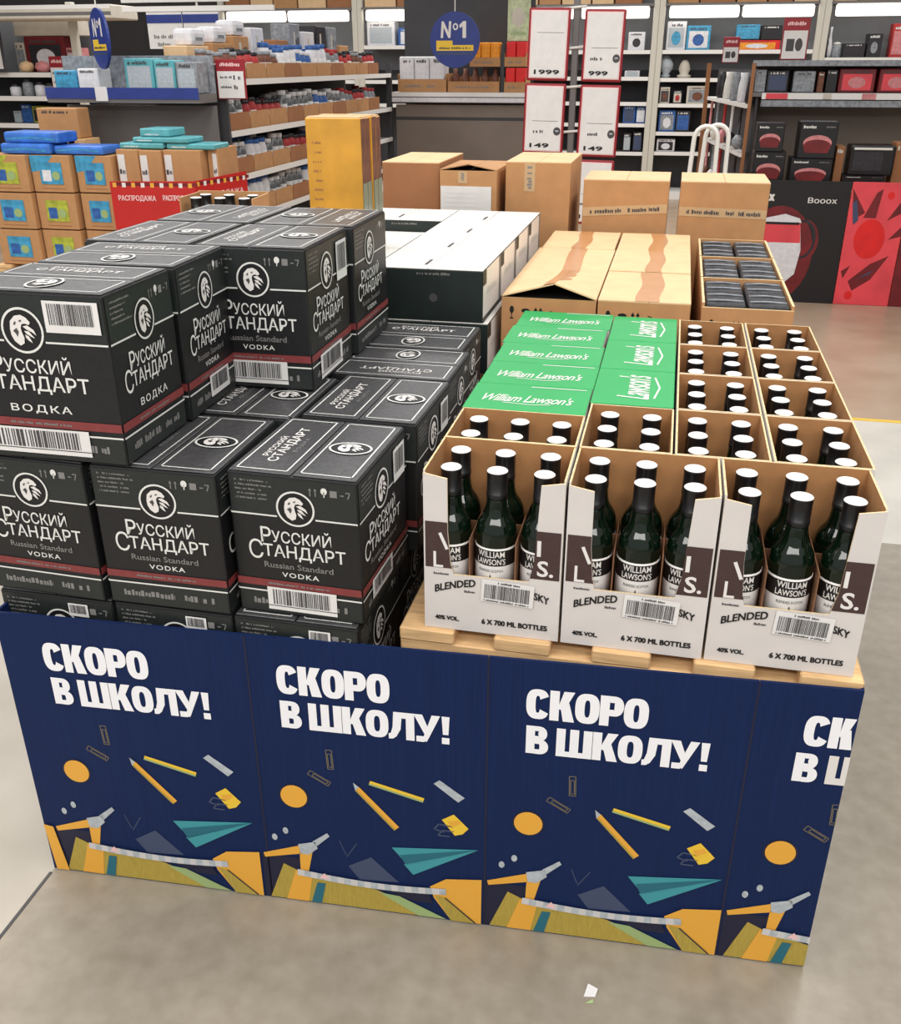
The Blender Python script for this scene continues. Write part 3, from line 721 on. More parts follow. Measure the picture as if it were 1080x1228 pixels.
def fill(x, y, z, rz, lab, grp=None, dz=.0035):
    c, s = math.cos(rz), math.sin(rz)
    for j in range(2):
        for i in range(3):
            lx, ly = CW/6+i*CW/3, CD/4+j*CD/2
            wx, wy = x+c*lx-s*ly, y+s*lx+c*ly
            bottle(wx, wy, z+dz, random.uniform(-.12, .12), lab(i, j), grp)
# front row: three cut-open cartons
for k, nm in enumerate(('left', 'middle', 'right')):
    x = k*(CW+.005)
    place_case(CASE_CUT, 'cut', x, 0.0, 0, R(-.3 if k == 1 else 0), f'white cut-open bottle carton with barcode label, {nm} of the three along the pallet front')
    fill(x, 0.0, 0, 0, lambda i, j: f'dark green whisky bottle, {rows[j]} row {cols[i]}, in the {nm} cut-open front carton')
# second row
y1 = CD+.004
place_case(CASE, 'plain', 0, y1, 0, 0, 'open brown bottle carton behind the left cut-open carton, before the green lids')
fill(0, y1, 0, 0, lambda i, j: f'white-capped bottle, {rows[j]} row {cols[i]}, in open carton before the wide green lids')
D2, D3 = CD, CW
colx = [CW+.005+k*(CD+.005) for k in range(3)]
depth = ['nearest', 'second', 'third', 'farthest']; dep2 = ['nearest', 'second from front', 'third from front', 'farthest']
for rr in range(4):
    yy = y1+rr*(D3+.005)
    for k in range(3):
        if k == 0 and rr > 0: continue
        side = ['beside the narrow green lids', 'in the file next to the narrow green lids', 'in the outer right-hand file'][k]
        lab = f'open six-bottle carton, {dep2[rr]} {side}' if k else 'open brown carton of six bottles at the near end of the narrow green lids'
        # rotate by 90 deg: local X -> world Y; origin corner shifts by D2
        place_case(CASE, 'plain', colx[k]+D2, yy, 0, PI/2, lab)
        fill(colx[k]+D2, yy, 0, PI/2, (lambda kk, r_: lambda i, j: f'white-capped bottle, {["near", "middle", "far"][i]} {["right", "left"][j]}, in {depth[r_]} open carton of {["narrow-lid", "inner", "outer"][kk]} column')(k, rr))
# green-lidded cartons
def lid_wide():
    r, m, O = case_open(lid=True)
    m.text("William Lawson's", CW*.12, CW*.88, CD*.30, CD*.58, O, X, Y, K['white'], 1, bold=.006, shear=.45, space=.92)
    m.stroke([(CW*.48, CD*.93), (CW*.96, CD*.93)], .004, O, X, Y, K['vline'], 1)
    m.stroke([(CW*.30, CD*.26), (CW*.55, CD*.22), (CW*.70, CD*.27)], .003, O, X, Y, K['white'], 1)
    m.build('green_lid', r); return r
def lid_narrow():
    r, m, O = case_open(lid=True)
    # words read along the long side; carton is turned a quarter so they run away from the viewer
    m.text("Lawson's", CW*.16, CW*.84, CD*.30, CD*.72, O, X, Y, K['white'], 1, bold=.01, shear=.35, space=.92)
    m.stroke([(CW*.20, CD*.24), (CW*.5, CD*.18), (CW*.8, CD*.25)], .004, O, X, Y, K['white'], 1)
    m.build('green_lid', r); return r
LW, LN = lid_wide(), lid_narrow()
ordn = ['nearest', 'second nearest', 'middle', 'second farthest', 'farthest']
for k in range(5):
    yy = y1+(k+1)*(D2+.0038)
    o = place_case(LW, 'lw', random.uniform(-.002, .002)-(.006 if k == 3 else 0), yy, 0, 0, f'closed carton with wide green lid, {ordn[k]} of five in the left-hand file')
for k in range(3):
    yy = y1+(k+1)*(D3+.005)
    place_case(LN, 'ln', colx[0]+D2-.002, yy, 0, PI/2, f'closed carton with narrow green lid, {["nearest", "middle", "farthest"][k]} of three in the right-hand file')

# ------------------------------------------------------------------ white-topped cartons behind the black stack
def white_carton(label, x0, x1, y0, y1, z0, h, group=None):
    r = empty('white_carton', (x0, y0, z0)); w, d = x1-x0, y1-y0
    m = MB(); m.bbox(0, w, 0, d, 0, h-.003, K['darkgreen'], .002, 1, faces={'+x': K['whitegloss'], '-x': K['whitegloss']})
    O = Vector((w, 0, 0))
    m.rect(.002, .05, h*.70, h*.97, O, Y, Z, K['darkgreen'], 1); m.rect(d-.03, d-.002, h*.1, h*.97, O, Y, Z, K['vdim'], 1)
    m.rect(.002, d-.002, .0, h*.10, O, Y, Z, K['darkgreen'], 2); m.scribble(.06, d-.06, h*.45, h*.6, O, Y, Z, K['vline'], 1, random.Random(3))
    m.scribble(w*.40, w*.70, h*.88, h*.93, Vector((0, 0, 0)), X, Z, K['vdim'], 1, random.Random(6)); m.ell(w*.55, h*.45, .012, .012, Vector((0, 0, 0)), X, Z, K['ink'], 1)
    m.build('carton_body', r)
    for s in (0, 1):
        m = MB(); a, b_ = (0.001, w/2-.001) if s == 0 else (w/2+.001, w-.001)
        m.bbox(a, b_, .001, d-.001, h-.003, h, K['whitegloss'], .001, 1)
        if s == 0:
            m.rect((b_-a)*.86, (b_-a)*.92, .05, .13, Vector((a, 0, h)), X, Y, K['ink'], 1); m.rect((b_-a)*.86, (b_-a)*.92, .17, .23, Vector((a, 0, h)), X, Y, K['vline'], 1)
        m.build('top_flap', r)
    return tag(r, label, 'carton', group)
ys = [1.135, 1.425, 1.715, 2.005]
for j, y in enumerate(ys):
    for i, (xa, xb) in enumerate(((-.750, -.433), (-.430, -.113))):
        white_carton('white-topped dark green carton in the shaded lower layer of the white stack', xa, xb+(.015 if i else 0), y, y+.283, .145, .146, 'lower white-topped cartons')
        nm = ['nearest', 'second', 'third', 'rearmost'][j]
        hh = .105 if (i == 0 and j == 2) else .147
        white_carton(f'white-topped dark green carton, {nm} in the {["left", "right"][i]} file of the white stack' , xa, xb, y, y+.284, .292, hh)

# ------------------------------------------------------------------ gold gift boxes
for k in range(4):
    y = 1.30+k*.052
    r = empty('gift_box', (-.672+random.uniform(-.003, .003), y, .4395)); w, d, h = .166, .046, .378-random.uniform(0, .006)
    m = MB(); m.bbox(0, w, 0, d, 0, h, K['gold'], .002, 1, faces={'+x': K['brownfab']})
    O = Vector((0, 0, 0))
    for q in range(9): m.scribble(.018, .045, .10+q*.026, .107+q*.026, O, X, Z, K['kraft_dark'], 1, random.Random(q))
    m.stroke([(.118, .06), (.140, .085), (.128, .10), (.142, .115)], .003, O, X, Z, K['kraft_dark'], 1); m.stroke([(.118, .05), (.13, .06), (.142, .05)], .003, O, X, Z, K['kraft_dark'], 1)
    m.build('box_body', r)
    m = MB(); m.box(w-.0005, w+.002, .004, d-.004, .02, .20, K['palglass']); q = m.build('window', r); q['label'] = 'pale green see-through window'
    m = MB(); m.box(.004, w-.004, .004, d-.004, h, h+.004, K['kraft_light']); m.build('top_flap', r)
    tag(r, f'upright gold gift box on the white stack, {["frontmost", "second", "third", "rearmost"][k]} of the row of four', 'gift box')

# ------------------------------------------------------------------ pale taped cartons
def pictos(m, O, u, v, s=1.0, x=.02, mt=None):
    mt = mt or K['black']
    m.ell(x, .050*s, .007*s, .012*s, O, u, v, mt, 1, 14); m.rect(x-.0012, x+.0012, .022*s, .045*s, O, u, v, mt, 1); m.rect(x-.006*s, x+.006*s, .020*s, .024*s, O, u, v, mt, 1)
    m.ell(x+.045*s, .048*s, .014*s, .007*s, O, u, v, mt, 1, 14); m.rect(x+.044*s, x+.046*s, .022*s, .045*s, O, u, v, mt, 1)
    for k in (0, 1):
        m.rect(x+(.075+.016*k)*s, x+(.080+.016*k)*s, .022*s, .05*s, O, u, v, mt, 1); m.decal([(x+(.071+.016*k)*s, .048*s), (x+(.084+.016*k)*s, .048*s), (x+(.0775+.016*k)*s, .060*s)], O, u, v, mt, 1)
    m.stroke([(x+.112*s, .026*s), (x+.130*s, .026*s), (x+.136*s, .046*s), (x+.124*s, .050*s)], .003*s, O, u, v, mt, 1)
def taped_carton(label, x0, x1, y0, y1, z0, h, tape=(.45, .62), raised=0.0, kraft='kraft', top='kraft_light', pict=True, across=None, name='taped_carton', vert=None):
    r = empty(name, (x0, y0, z0)); w, d = x1-x0, y1-y0
    m = MB(); m.box(0, w, 0, d, 0, h-.004, K[kraft], {'+z': K['black'] if raised else K[kraft]})  # black top paints the shade under lifted flaps
    if pict: pictos(m, Vector((0, 0, h-.085)), X, Z, .9, .03)
    m.build('carton_body', r)
    mid = w*(tape[0]+tape[1])/2 if tape else w/2
    N = 8
    for s in (0, 1):
        a, b_ = (0, mid-.001) if s == 0 else (mid+.001, w)
        m = MB(); V = []
        for i in range(N+1):
            t = i/N; y = d*t; lift = raised*max(0, 1-t*2.0)**1.3
            for xx, zz in ((a, 0 if s == 0 else lift), (b_, lift if s == 0 else 0)):
                V += [(xx, y, h-.004+zz), (xx, y, h+zz)]
        F = []
        for i in range(N):
            k = i*4
            F += [(k+1, k+3, k+7, k+5), (k, k+4, k+6, k+2), (k, k+1, k+5, k+4), (k+2, k+6, k+7, k+3)]
        F += [(0, 2, 3, 1), (N*4, N*4+1, N*4+3, N*4+2)]
        m.add(V, F, K[top]); m.build('top_flap', r)
    if tape:
        m = MB(); ta, tb = w*tape[0], w*tape[1]
        for i in range(N):
            P = []
            for t in (i/N, (i+1)/N):
                lift = raised*max(0, 1-t*2.0)**1.3
                def zz(x): return (lift*x/mid if x < mid else lift*(w-x)/(w-mid))
                wob = .006*math.sin(t*7+x0*20)
                P.append([(x+wob, d*t, h+zz(x)+.0008) for x in (ta, mid, tb)])
            m.poly([P[0][0], P[0][1], P[1][1], P[1][0]], K['tape']); m.poly([P[0][1], P[0][2], P[1][2], P[1][1]], K['tape'])
        q = m.build('parcel_tape', r); q['label'] = 'brown parcel tape'
    if across:
        zc, tilt, hh = across; m = MB(); O = Vector((0, -.0008, zc)); u = Vector((math.cos(tilt), 0, math.sin(tilt))); v = Vector((-math.sin(tilt), 0, math.cos(tilt)))
        m.box(.001, w-.001, -.0012, 0, zc-hh, zc+hh, K['cleartape'], rot=Matrix.Rotation(-tilt, 3, 'Y'))
        O = Vector((w/2, -.0014, zc))-u*w/2
        rnd = random.Random(int(x0*1000)); m.scribble(.03, w*.46, -hh*.45, hh*.45, O, u, v, K['ink'], 1, rnd); m.scribble(w*.54, w*.93, -hh*.45, hh*.45, O, u, v, K['ink'], 1, rnd)
        q = m.build('printed_tape', r); q['label'] = 'printed parcel tape band'
    if vert:
        xa, xb, za, zb = vert; m = MB(); m.box(xa, xb, -.0012, -.0002, za, zb, K['cleartape'])
        O = Vector((xb, -.0013, za)); m.scribble(.01, (zb-za)*.95, .012, (xb-xa)-.012, O, Z, -X, K['vdim'], 1, random.Random(5))
        q = m.build('printed_tape', r); q['label'] = 'printed parcel tape strip'
    return tag(r, label, 'carton')
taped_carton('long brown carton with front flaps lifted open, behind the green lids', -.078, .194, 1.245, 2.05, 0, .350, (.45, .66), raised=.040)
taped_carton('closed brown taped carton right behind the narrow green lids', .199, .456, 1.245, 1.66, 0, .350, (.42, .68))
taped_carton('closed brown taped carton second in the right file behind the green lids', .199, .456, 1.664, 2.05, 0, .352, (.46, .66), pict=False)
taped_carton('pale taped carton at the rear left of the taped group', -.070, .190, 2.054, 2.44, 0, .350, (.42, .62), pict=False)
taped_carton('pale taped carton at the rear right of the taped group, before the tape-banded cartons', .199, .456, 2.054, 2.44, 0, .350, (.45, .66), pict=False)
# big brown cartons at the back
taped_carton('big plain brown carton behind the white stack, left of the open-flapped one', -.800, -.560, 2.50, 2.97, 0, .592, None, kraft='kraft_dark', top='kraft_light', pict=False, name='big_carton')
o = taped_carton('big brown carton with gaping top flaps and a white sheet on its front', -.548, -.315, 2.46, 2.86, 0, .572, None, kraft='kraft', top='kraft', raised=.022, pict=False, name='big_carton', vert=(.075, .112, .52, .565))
m = MB(); m.box(.004, .212, -.004, -.0015, .37, .508, K['paper'])
for q in range(6): m.scribble(.02, .19*random.uniform(.7, 1), .39+q*.018, .395+q*.018, Vector((0, -.004, 0)), X, Z, K['vline'], 1, random.Random(q))
q = m.build('paper_sheet', o); q['label'] = 'white paper sheet'
taped_carton('big brown carton with a printed tape strip, rightmost of the three behind the white stack', -.285, -.026, 2.50, 2.95, 0, .602, None, kraft='kraft', top='kraft_light', pict=False, name='big_carton', vert=(.075, .118, .49, .60))
taped_carton('brown carton banded with slanting printed tape, left of the pair behind the taped group', .026, .360, 2.52, 2.86, 0, .540, None, kraft='kraft', top='kraft_light', pict=False, across=(.425, R(3.5), .017), name='banded_carton')
taped_carton('brown carton banded with level printed tape, beside the black kettle display', .404, .738, 2.52, 2.86, 0, .540, None, kraft='kraft', top='kraft_light', pict=False, across=(.425, R(-1), .017), name='banded_carton')

# ------------------------------------------------------------------ trays of black shrink-wrapped packs
for t in range(3):
    y0 = 1.29+t*.372; nm = ['nearest', 'middle', 'farthest'][t]
    r = empty('display_tray', (.488, y0, 0)); w, d, h = .250, .366, .345
    for n_, q in (('front_wall', (0, w, 0, .007)), ('back_wall', (0, w, d-.007, d)), ('side_wall', (0, .007, .007, d-.007)), ('side_wall', (w-.007, w, .007, d-.007))):
        m = MB(); m.box(*q, 0, h-(.012 if n_ == 'front_wall' else 0), K['kraft'], {'+z': K['edge']})
        if n_ == 'front_wall': pictos(m, Vector((0, 0, h-.095)), X, Z, .8, .03)
        m.build(n_, r)
    m = MB(); m.box(.007, w-.007, .007, d-.007, 0, .262, K['kraft']); m.build('tray_bed', r)
    tag(r, f'brown open tray of black packs, {nm} of the three beside the taped cartons', 'tray')
    for j in range(2):
        for i in range(2):
            p = empty('shrink_pack', (.488+.010+i*.118, y0+.014+j*.170, .2625))
            m = MB(); m.bbox(0, .112, 0, .162, 0, .078, K['shrink'], .012, 3)
            m.build('pack_body', p)
            m = MB(); m.tube([(.006, .04, .079), (.03, .036, .081), (.06, .044, .080), (.106, .04, .079)], .003, K['greygoods'], 6); q = m.build('film_seam_highlight', p); q['label'] = 'film seam and its highlight in grey'; m = MB(); m.tube([(.006, .115, .079), (.05, .120, .081), (.106, .114, .079)], .0025, K['greygoods'], 6); q = m.build('film_seam_highlight', p); q['label'] = 'film seam and its highlight in grey'  # grey strips along the seams paint the film's wavy highlights
            tag(p, f'black shrink-wrapped pack, {["near", "far"][j]} {["left", "right"][i]} in the {nm} brown tray', 'pack')

# ------------------------------------------------------------------ open bottle case behind the black stack on the left
bx, by, bz = -1.200, 1.50, .245
for i in range(3):
    m = MB(); m.bbox(0, .32, 0, .26, 0, .3085, K['kraft'], .002, 1); o = m.build('brown_carton', None, (bx-.03, by-.02, FZ+i*.3095)); tag(o, 'plain brown carton under the small bottle case behind the black stack', 'carton', 'cartons under the small bottle case')
r = empty('bottle_case', (bx, by, bz), R(4))
for n_, q, hh in (('back_wall', (0, CW, CD-CT, CD), CH), ('front_wall', (0, CW, 0, CT), .236), ('side_wall', (0, CT, CT, CD-CT), CH-.004), ('side_wall', (CW-CT, CW, CT, CD-CT), CH-.004), ('bottom_panel', (CT, CW-CT, CT, CD-CT), .003)):
    m = MB(); m.box(*q, 0, hh, K['kraft'], {'+z': K['edge']}); m.build(n_, r)
tag(r, 'open brown bottle case with a low front behind the far left of the black stack', 'carton')
fill(bx, by, bz, R(4), lambda i, j: f'dark bottle with white cap, {rows[j]} row {cols[i]}, in the case behind the black stack')

# ================================================================== the shop behind
def shelf_unit(label, x0, x1, yf, dep, shelves, top, ztop_lamp=None, back='shelfdark', base=True, lampz=None, edge='shelfwhite', edge_h=.04, posts=True, catg='shelving', overh=None):
    r = empty('shelf_unit', (x0, yf, FZ)); w = x1-x0; H = top-FZ
    m = MB(); m.box(0, w, dep, dep+.02, 0, H, K[back]); m.box(0, w, dep-.004, dep-.0005, 1.55, H, K['backgrey']); m.build('back_panel', r)
    if posts:
        for px in (0, w-.07):
            m = MB(); m.bbox(px, px+.07, -.02, .05, 0, H, K['upright'], .006, 1); m.build('upright', r)
    if base:
        m = MB(); m.box(.07, w-.07, 0, dep, 0, .10, K['shelfwhite']); m.build('base', r)
    for z in shelves:
        m = MB(); m.box(.072, w-.072, .012, dep, z-FZ-.03, z-FZ, K['shelfgrey'])
        m.box(.072, w-.072, 0, .0115, z-FZ-edge_h, z-FZ+.005, K[edge]); m.build('shelf', r)
    if lampz is not None:
        m = MB(); m.box(.072, w-.072, -.06, dep, lampz-FZ+.075, lampz-FZ+.10, K['shelfgrey']); m.build('canopy', r)
        n = 2; lw = (w-.20)/n
        for i in range(n):
            m = MB(); m.bbox(.10+i*lw+.02, .10+(i+1)*lw-.02, -.04, .04, lampz-FZ-.06, lampz-FZ+.07, K['lamp'], .03, 3); m.build('lamp_tube', r)
    return tag(r, label, catg)
def pbox(name, label, cat, x0, x1, y, d, za, zb, mt, front=None, pic=None, group=None, title=True, parent_mesh=True):
    """printed box: bevelled body with a lid flap, front picture and title"""
    w, h = x1-x0, zb-za
    m = MB(); m.bbox(0, w, 0, d, 0, h, K[mt], min(.006, w*.05, h*.05), 1)
    O = Vector((0, 0, 0)); rnd = random.Random(int(abs(x0*977+za*131)))
    if front: m.rect(w*.10, w*.90, h*.10, h*.78, O, X, Z, K[front], 1)
    if pic: m.ell(w*.5, h*.42, w*.24, h*.24, O, X, Z, K[pic], 2, 18)
    if title: m.scribble(w*.14, w*.80, h*.82, h*.92, O, X, Z, K['vline' if mt in ('bk', 'darkgoods', 'bluegoods', 'redgoods', 'brownfab', 'kraft_dark') else 'ink'], 2, rnd)
    m.stroke([(w*.02, d*.5), (w*.98, d*.5)], .006, Vector((0, 0, h)), X, Y, K['vdim'], 1)
    o = m.build(name, None, (x0, y, za)); return tag(o, label, cat, group)
def jar_proto(mt, lidm, r, h):
    m = MB(); m.lathe([(r*.85, 0), (r, h*.06), (r, h*.70), (r*.80, h*.82), (r*.72, h*.86), (r*.72, h*.90)], K[mt], 12)
    m.lathe([(r*1.006, h*.18), (r*1.006, h*.58)], K['paper'], 12)
    root = empty('jar'); m.build('jar_body', root); m = MB(); m.lathe([(r*.80, h*.86), (r*.82, h*.87), (r*.82, h*.985), (r*.76, h)], K[lidm], 12); m.build('lid', root); return root
def open_tray(mt, w, d, h):
    m = MB(); t = .004
    m.box(0, w, 0, t, 0, h*.7, K[mt]); m.box(0, w, d-t, d, 0, h, K[mt]); m.box(0, t, t, d-t, 0, h, K[mt]); m.box(w-t, w, t, d-t, 0, h, K[mt]); m.box(t, w-t, t, d-t, 0, .004, K[mt])
    return m

# ---- long wall of shelving at the far end of the hall
BY = 12.0
ux = [-5.87, -3.905, -1.96, -.008, 1.928, 3.90]
nmb = ['far left', 'left of centre', 'behind the round sign', 'right of the red price boards', 'at the right end']
sh = [(1.09, .74), (1.158, .74, .45), (1.09, .785, .49, .235, -.11), (1.09, .772, .475, .14, -.10), (1.0, .70, .4, .1)]
ORD5 = ['first', 'second', 'third', 'fourth', 'fifth', 'sixth', 'seventh', 'eighth']
for i in range(5):
    shelf_unit(f'tall grey wall shelving bay with light tubes, {nmb[i]}', ux[i]-.035+.036, ux[i+1]+.035-.036, BY, .5, sh[i], 1.95, lampz=1.51)
    m_ = None
    xs = ux[i]+.09; k = 0
    while xs < ux[i+1]-.35:
        wd = random.uniform(.26, .44)
        pbox('stock_carton', f'{ORD5[k]} brown stock carton above the tubes, bay {nmb[i]}', 'carton', xs, min(xs+wd, ux[i+1]-.08), BY+.04, .40, 1.611, 1.611+random.uniform(.12, .30), random.choice(('kraft', 'kraft_dark', 'kraft_light')), group=f'stock cartons above the bay {nmb[i]}')
        xs += wd+.02; k += 1
G = [
 ('gift_box', 'white box with pale blue picture on the far top shelf, beside the pale upright', 'box', .10, .335, 1.09, 1.415, 'whitegoods', 'palegrey', 'skyblue'),
 ('gift_box', 'sky blue box beside the white picture box on the far top shelf', 'box', .345, .632, 1.09, 1.365, 'skyblue', 'whitegoods', 'bluegoods'),
 ('gift_box', 'teal flat box on the far top shelf near the small price board', 'box', .936, 1.211, 1.21, 1.372, 'skyblue', None, None),
 ('gift_box', 'black box next to the teal flat box on the far top shelf', 'box', 1.232, 1.476, 1.20, 1.36, 'bk', None, None),
 ('gift_box', 'orange and white patterned box under the teal flat box on the far shelf', 'box', .92, 1.47, 1.09, 1.198, 'scarlet', 'orangegoods', 'whitegoods'),
 ('gift_box', 'white patterned box on the lower middle shelf beside the far upright', 'box', .08, .20, .475, .67, 'cream', 'ink', 'brownfab'),
 ('gift_box', 'small dark box with a round print on the lower middle far shelf', 'box', .243, .357, .475, .635, 'darkgoods', 'cream', 'redgoods'),
 ('gift_box', 'cream double box on the lower middle shelf near the pale post', 'box', .411, .678, .475, .685, 'cream', 'greygoods', 'brownfab'),
 ('gift_box', 'blue picture box on the second lowest far shelf', 'box', .09, .298, .14, .40, 'bluegoods', 'greygoods', 'whitegoods'),
 ('gift_box', 'black picture box beside the blue one on the second lowest far shelf', 'box', .305, .486, .14, .40, 'darkgoods', 'bluegoods', None),
 ('gift_box', 'white cup set box on the lowest far shelf', 'box', .09, .321, -.10, .055, 'whitegoods', 'darkgoods', 'whitegoods'),
 ('gift_box', 'white round-printed box on the top shelf right of the red price boards', 'box', -.369, -.162, 1.09, 1.30, 'whitegoods', None, 'darkgoods'),
 ('gift_box', 'white flat box on the second shelf right of the red price boards', 'box', -.385, -.199, .785, .86, 'whitegoods', 'palegrey', None),
 ('gift_box', 'dark blue box on the fourth shelf right of the red price boards', 'box', -.37, -.215, .235, .45, 'bluegoods', 'slate', None),
 ('gift_box', 'bright blue box with white print right of the dark blue box', 'box', -.205, -.085, .235, .44, 'bluegoods', 'whitegoods', None),
 ('gift_box', 'tall dark box with a pale strip on the lowest shelf by the price boards', 'box', -.345, -.244, -.11, .12, 'darkgoods', 'palegrey', None),
 ('gift_box', 'tall black box at the right of the lowest shelf by the price boards', 'box', -.221, -.10, -.11, .14, 'bk', 'slate', None),
 ('paper_pack', 'large white pack on the shelf left of the round sign', 'pack', -3.80, -3.42, 1.158, 1.443, 'whitegoods', 'palegrey', None),
 ('gift_box', 'blue and white box on the shelf left of the round sign', 'box', -3.373, -3.033, 1.158, 1.37, 'bluegoods', 'whitegoods', 'skyblue'),
 ('gift_box', 'dark blue box closest to the round sign on the far shelf', 'box', -3.01, -2.786, 1.158, 1.39, 'signblue', 'slate', None),
 ('gift_box', 'dark box behind the right gondola on the far top shelf', 'box', 2.476, 2.636, 1.0, 1.264, 'darkgoods', None, 'greygoods'),
 ('gift_box', 'pink printed box at the right picture edge on the far top shelf', 'box', 2.739, 2.917, 1.0, 1.368, 'redgoods', 'pinkgoods', None),
 ('gift_box', 'long dark box on the far top shelf above the multicooker boxes', 'box', 2.21, 2.46, 1.0, 1.16, 'darkgoods', None, None)]
for n, l, c, xa, xb, za, zb, mt, fr, pc in G: pbox(n, l, c, xa, xb, BY+.06, .22, za+.001, zb, mt, fr, pc)
def lathe_thing(name, label, cat, x, y, z, prof, mt, lid=None, group=None):
    m = MB(); m.lathe(prof, K[mt], 16)
    if lid:
        r = empty(name, (x, y, z)); m.build('body', r); m = MB(); m.lathe(lid[0], K[lid[1]], 16); m.build('lid', r)
    else: r = m.build(name, None, (x, y, z))
    return tag(r, label, cat, group)
vase = lambda h, r: [(r*.5, 0), (r*.9, h*.1), (r, h*.35), (r*.5, h*.65), (r*.32, h*.8), (r*.45, h)]
lathe_thing('mantel_clock', 'round pale clock on the second shelf beside the far upright', 'clock', .125, BY+.15, .773, [(.05, 0), (.06, .03), (.04, .05), (.085, .11), (.09, .16), (.06, .22), (.02, .265)], 'palegrey')
lathe_thing('mantel_clock', 'squat clock with a pale dial in the middle of the second far shelf', 'clock', .355, BY+.15, .773, [(.08, 0), (.09, .03), (.05, .05), (.075, .10), (.06, .16), (.03, .21)], 'cream')
lathe_thing('vase', 'tall slim white vase on the far top shelf right of the upright', 'vase', 2.05, BY+.12, 1.001, vase(.34, .035), 'whitegoods')
lathe_thing('glass_jar', 'clear glass jar beside the slim white vase on the far shelf', 'jar', 2.14, BY+.12, 1.001, [(.05, 0), (.055, .02), (.055, .12), (.04, .145)], 'greygoods', ([(.042, .146), (.042, .165), (.01, .175)], 'whitemetal'))
for k, x in enumerate((-.47, 1.98)):
    lathe_thing('bottle', ['dark slim bottle on the far top shelf next to the red price boards', 'dark slim bottle on the far top shelf against the right upright'][k], 'bottle', x+(.03 if k else 0), BY+.12, 1.091 if k == 0 else 1.001, [(.03, 0), (.035, .02), (.035, .17), (.014, .21), (.014, .26)], 'darkgoods')

# ---- unit with crates facing the viewer (behind the big brown cartons)
MY = 8.3
r = empty('crate_shelf', (-2.38, MY, FZ)); w = 1.30
m = MB(); m.box(0, w, .42, .44, 0, 2.2, K['shelfdark']); m.build('back_panel', r)
m = MB(); m.box(0, w, .05, .09, 0, 1.27, K['taupe']); m.rect(0, w, 1.13, 1.16, Vector((0, .05, 0)), X, Z, K['shelfdark'], 1); m.build('front_panel', r)
m = MB(); m.box(-.02, w+.02, -.02, .42, 1.345, 1.383, K['shelfwhite']); m.box(-.02, w+.02, -.024, -.021, 1.296, 1.335, K['whitegoods']); m.box(-.02, w+.02, -.020, .05, 1.290, 1.345, K['shelfgrey']); m.build('shelf', r)
m = MB(); m.box(1.043, 1.078, .02, .06, 1.384, 1.80, K['shelfdark']); m.build('divider_post', r)
tag(r, 'brown-grey panelled crate shelf with a white price edge beyond the big cartons', 'shelving')
zt_ = .70
def crate(label, xa, xb, za, zb, mt='kraft', group=None, y=None):
    w, h, d = xb-xa, zb-za, .30
    m = open_tray(mt, w, d, h); m.scribble(w*.15, w*.8, h*.25, h*.4, Vector((0, 0, 0)), X, Z, K['vdim'], 1, random.Random(int(xa*-100)))
    o = m.build('kraft_crate', None, (xa, (y or MY+.0), za)); return tag(o, label, 'crate', group)
crate('brown crate of white packs, left on the crate shelf', -2.342, -1.862, zt_, .862)
for k in range(3):
    pbox('paper_pack', f'white paper pack standing in the left crate, {["left", "middle", "right"][k]} of three', 'pack', -2.325+k*.150, -2.325+k*.150+.143, MY+.01, .20, .708, 1.01, 'whitegoods', None, None)
crate('wide brown crate of dark bottle tops right of the white packs', -1.845, -1.344, zt_, .834)
for k in range(5): lathe_thing('bottle', f'dark short bottle in the wide crate under the round sign, number {["one", "two", "three", "four", "five"][k]} from left', 'bottle', -1.79+k*.098, MY+.10, .706, [(.038, 0), (.04, .02), (.04, .13), (.02, .16), (.02, .20)], 'brownfab')
crate('upper brown crate of orange packs right of the round sign', -1.635, -1.342, .922, 1.035, y=MY+.02)
for k in range(3): pbox('orange_pack', f'bright orange pack in the upper crate, {["left", "middle", "right"][k]} of three', 'pack', -1.615+k*.090, -1.615+k*.090+.083, MY+.03, .14, .928, 1.128, 'orangegoods', None, None, title=False)
crate('lower brown crate of red packs next to the red price board', -1.296, -1.09, zt_, .828)
crate('upper brown crate of red packs next to the red price board', -1.301, -1.096, .922, 1.040, y=MY+.02)
for q, (zz, nm) in enumerate(((.706, 'lower'), (.928, 'upper'))):
    for k in range(2): pbox('red_pack', f'bright red pack in the {nm} crate beside the price board, {["left", "right"][k]} one', 'pack', -1.285+k*.095, -1.285+k*.095+.088, MY+(.012 if q == 0 else .03), .14, zz, zz+.205, 'scarlet', None, None, title=False)
m = MB(); m.bbox(0, .21, 0, .02, 0, .36, K['greencard'], .004, 1); m.ell(.10, .2, .06, .08, Vector((0, 0, 0)), X, Z, K['cream'], 1); m.scribble(.03, .18, .05, .08, Vector((0, 0, 0)), X, Z, K['palegreen'], 1)
tag(m.build('poster_card', None, (-1.285, MY+.06, 1.138)), 'pale green printed card standing above the red packs', 'card')

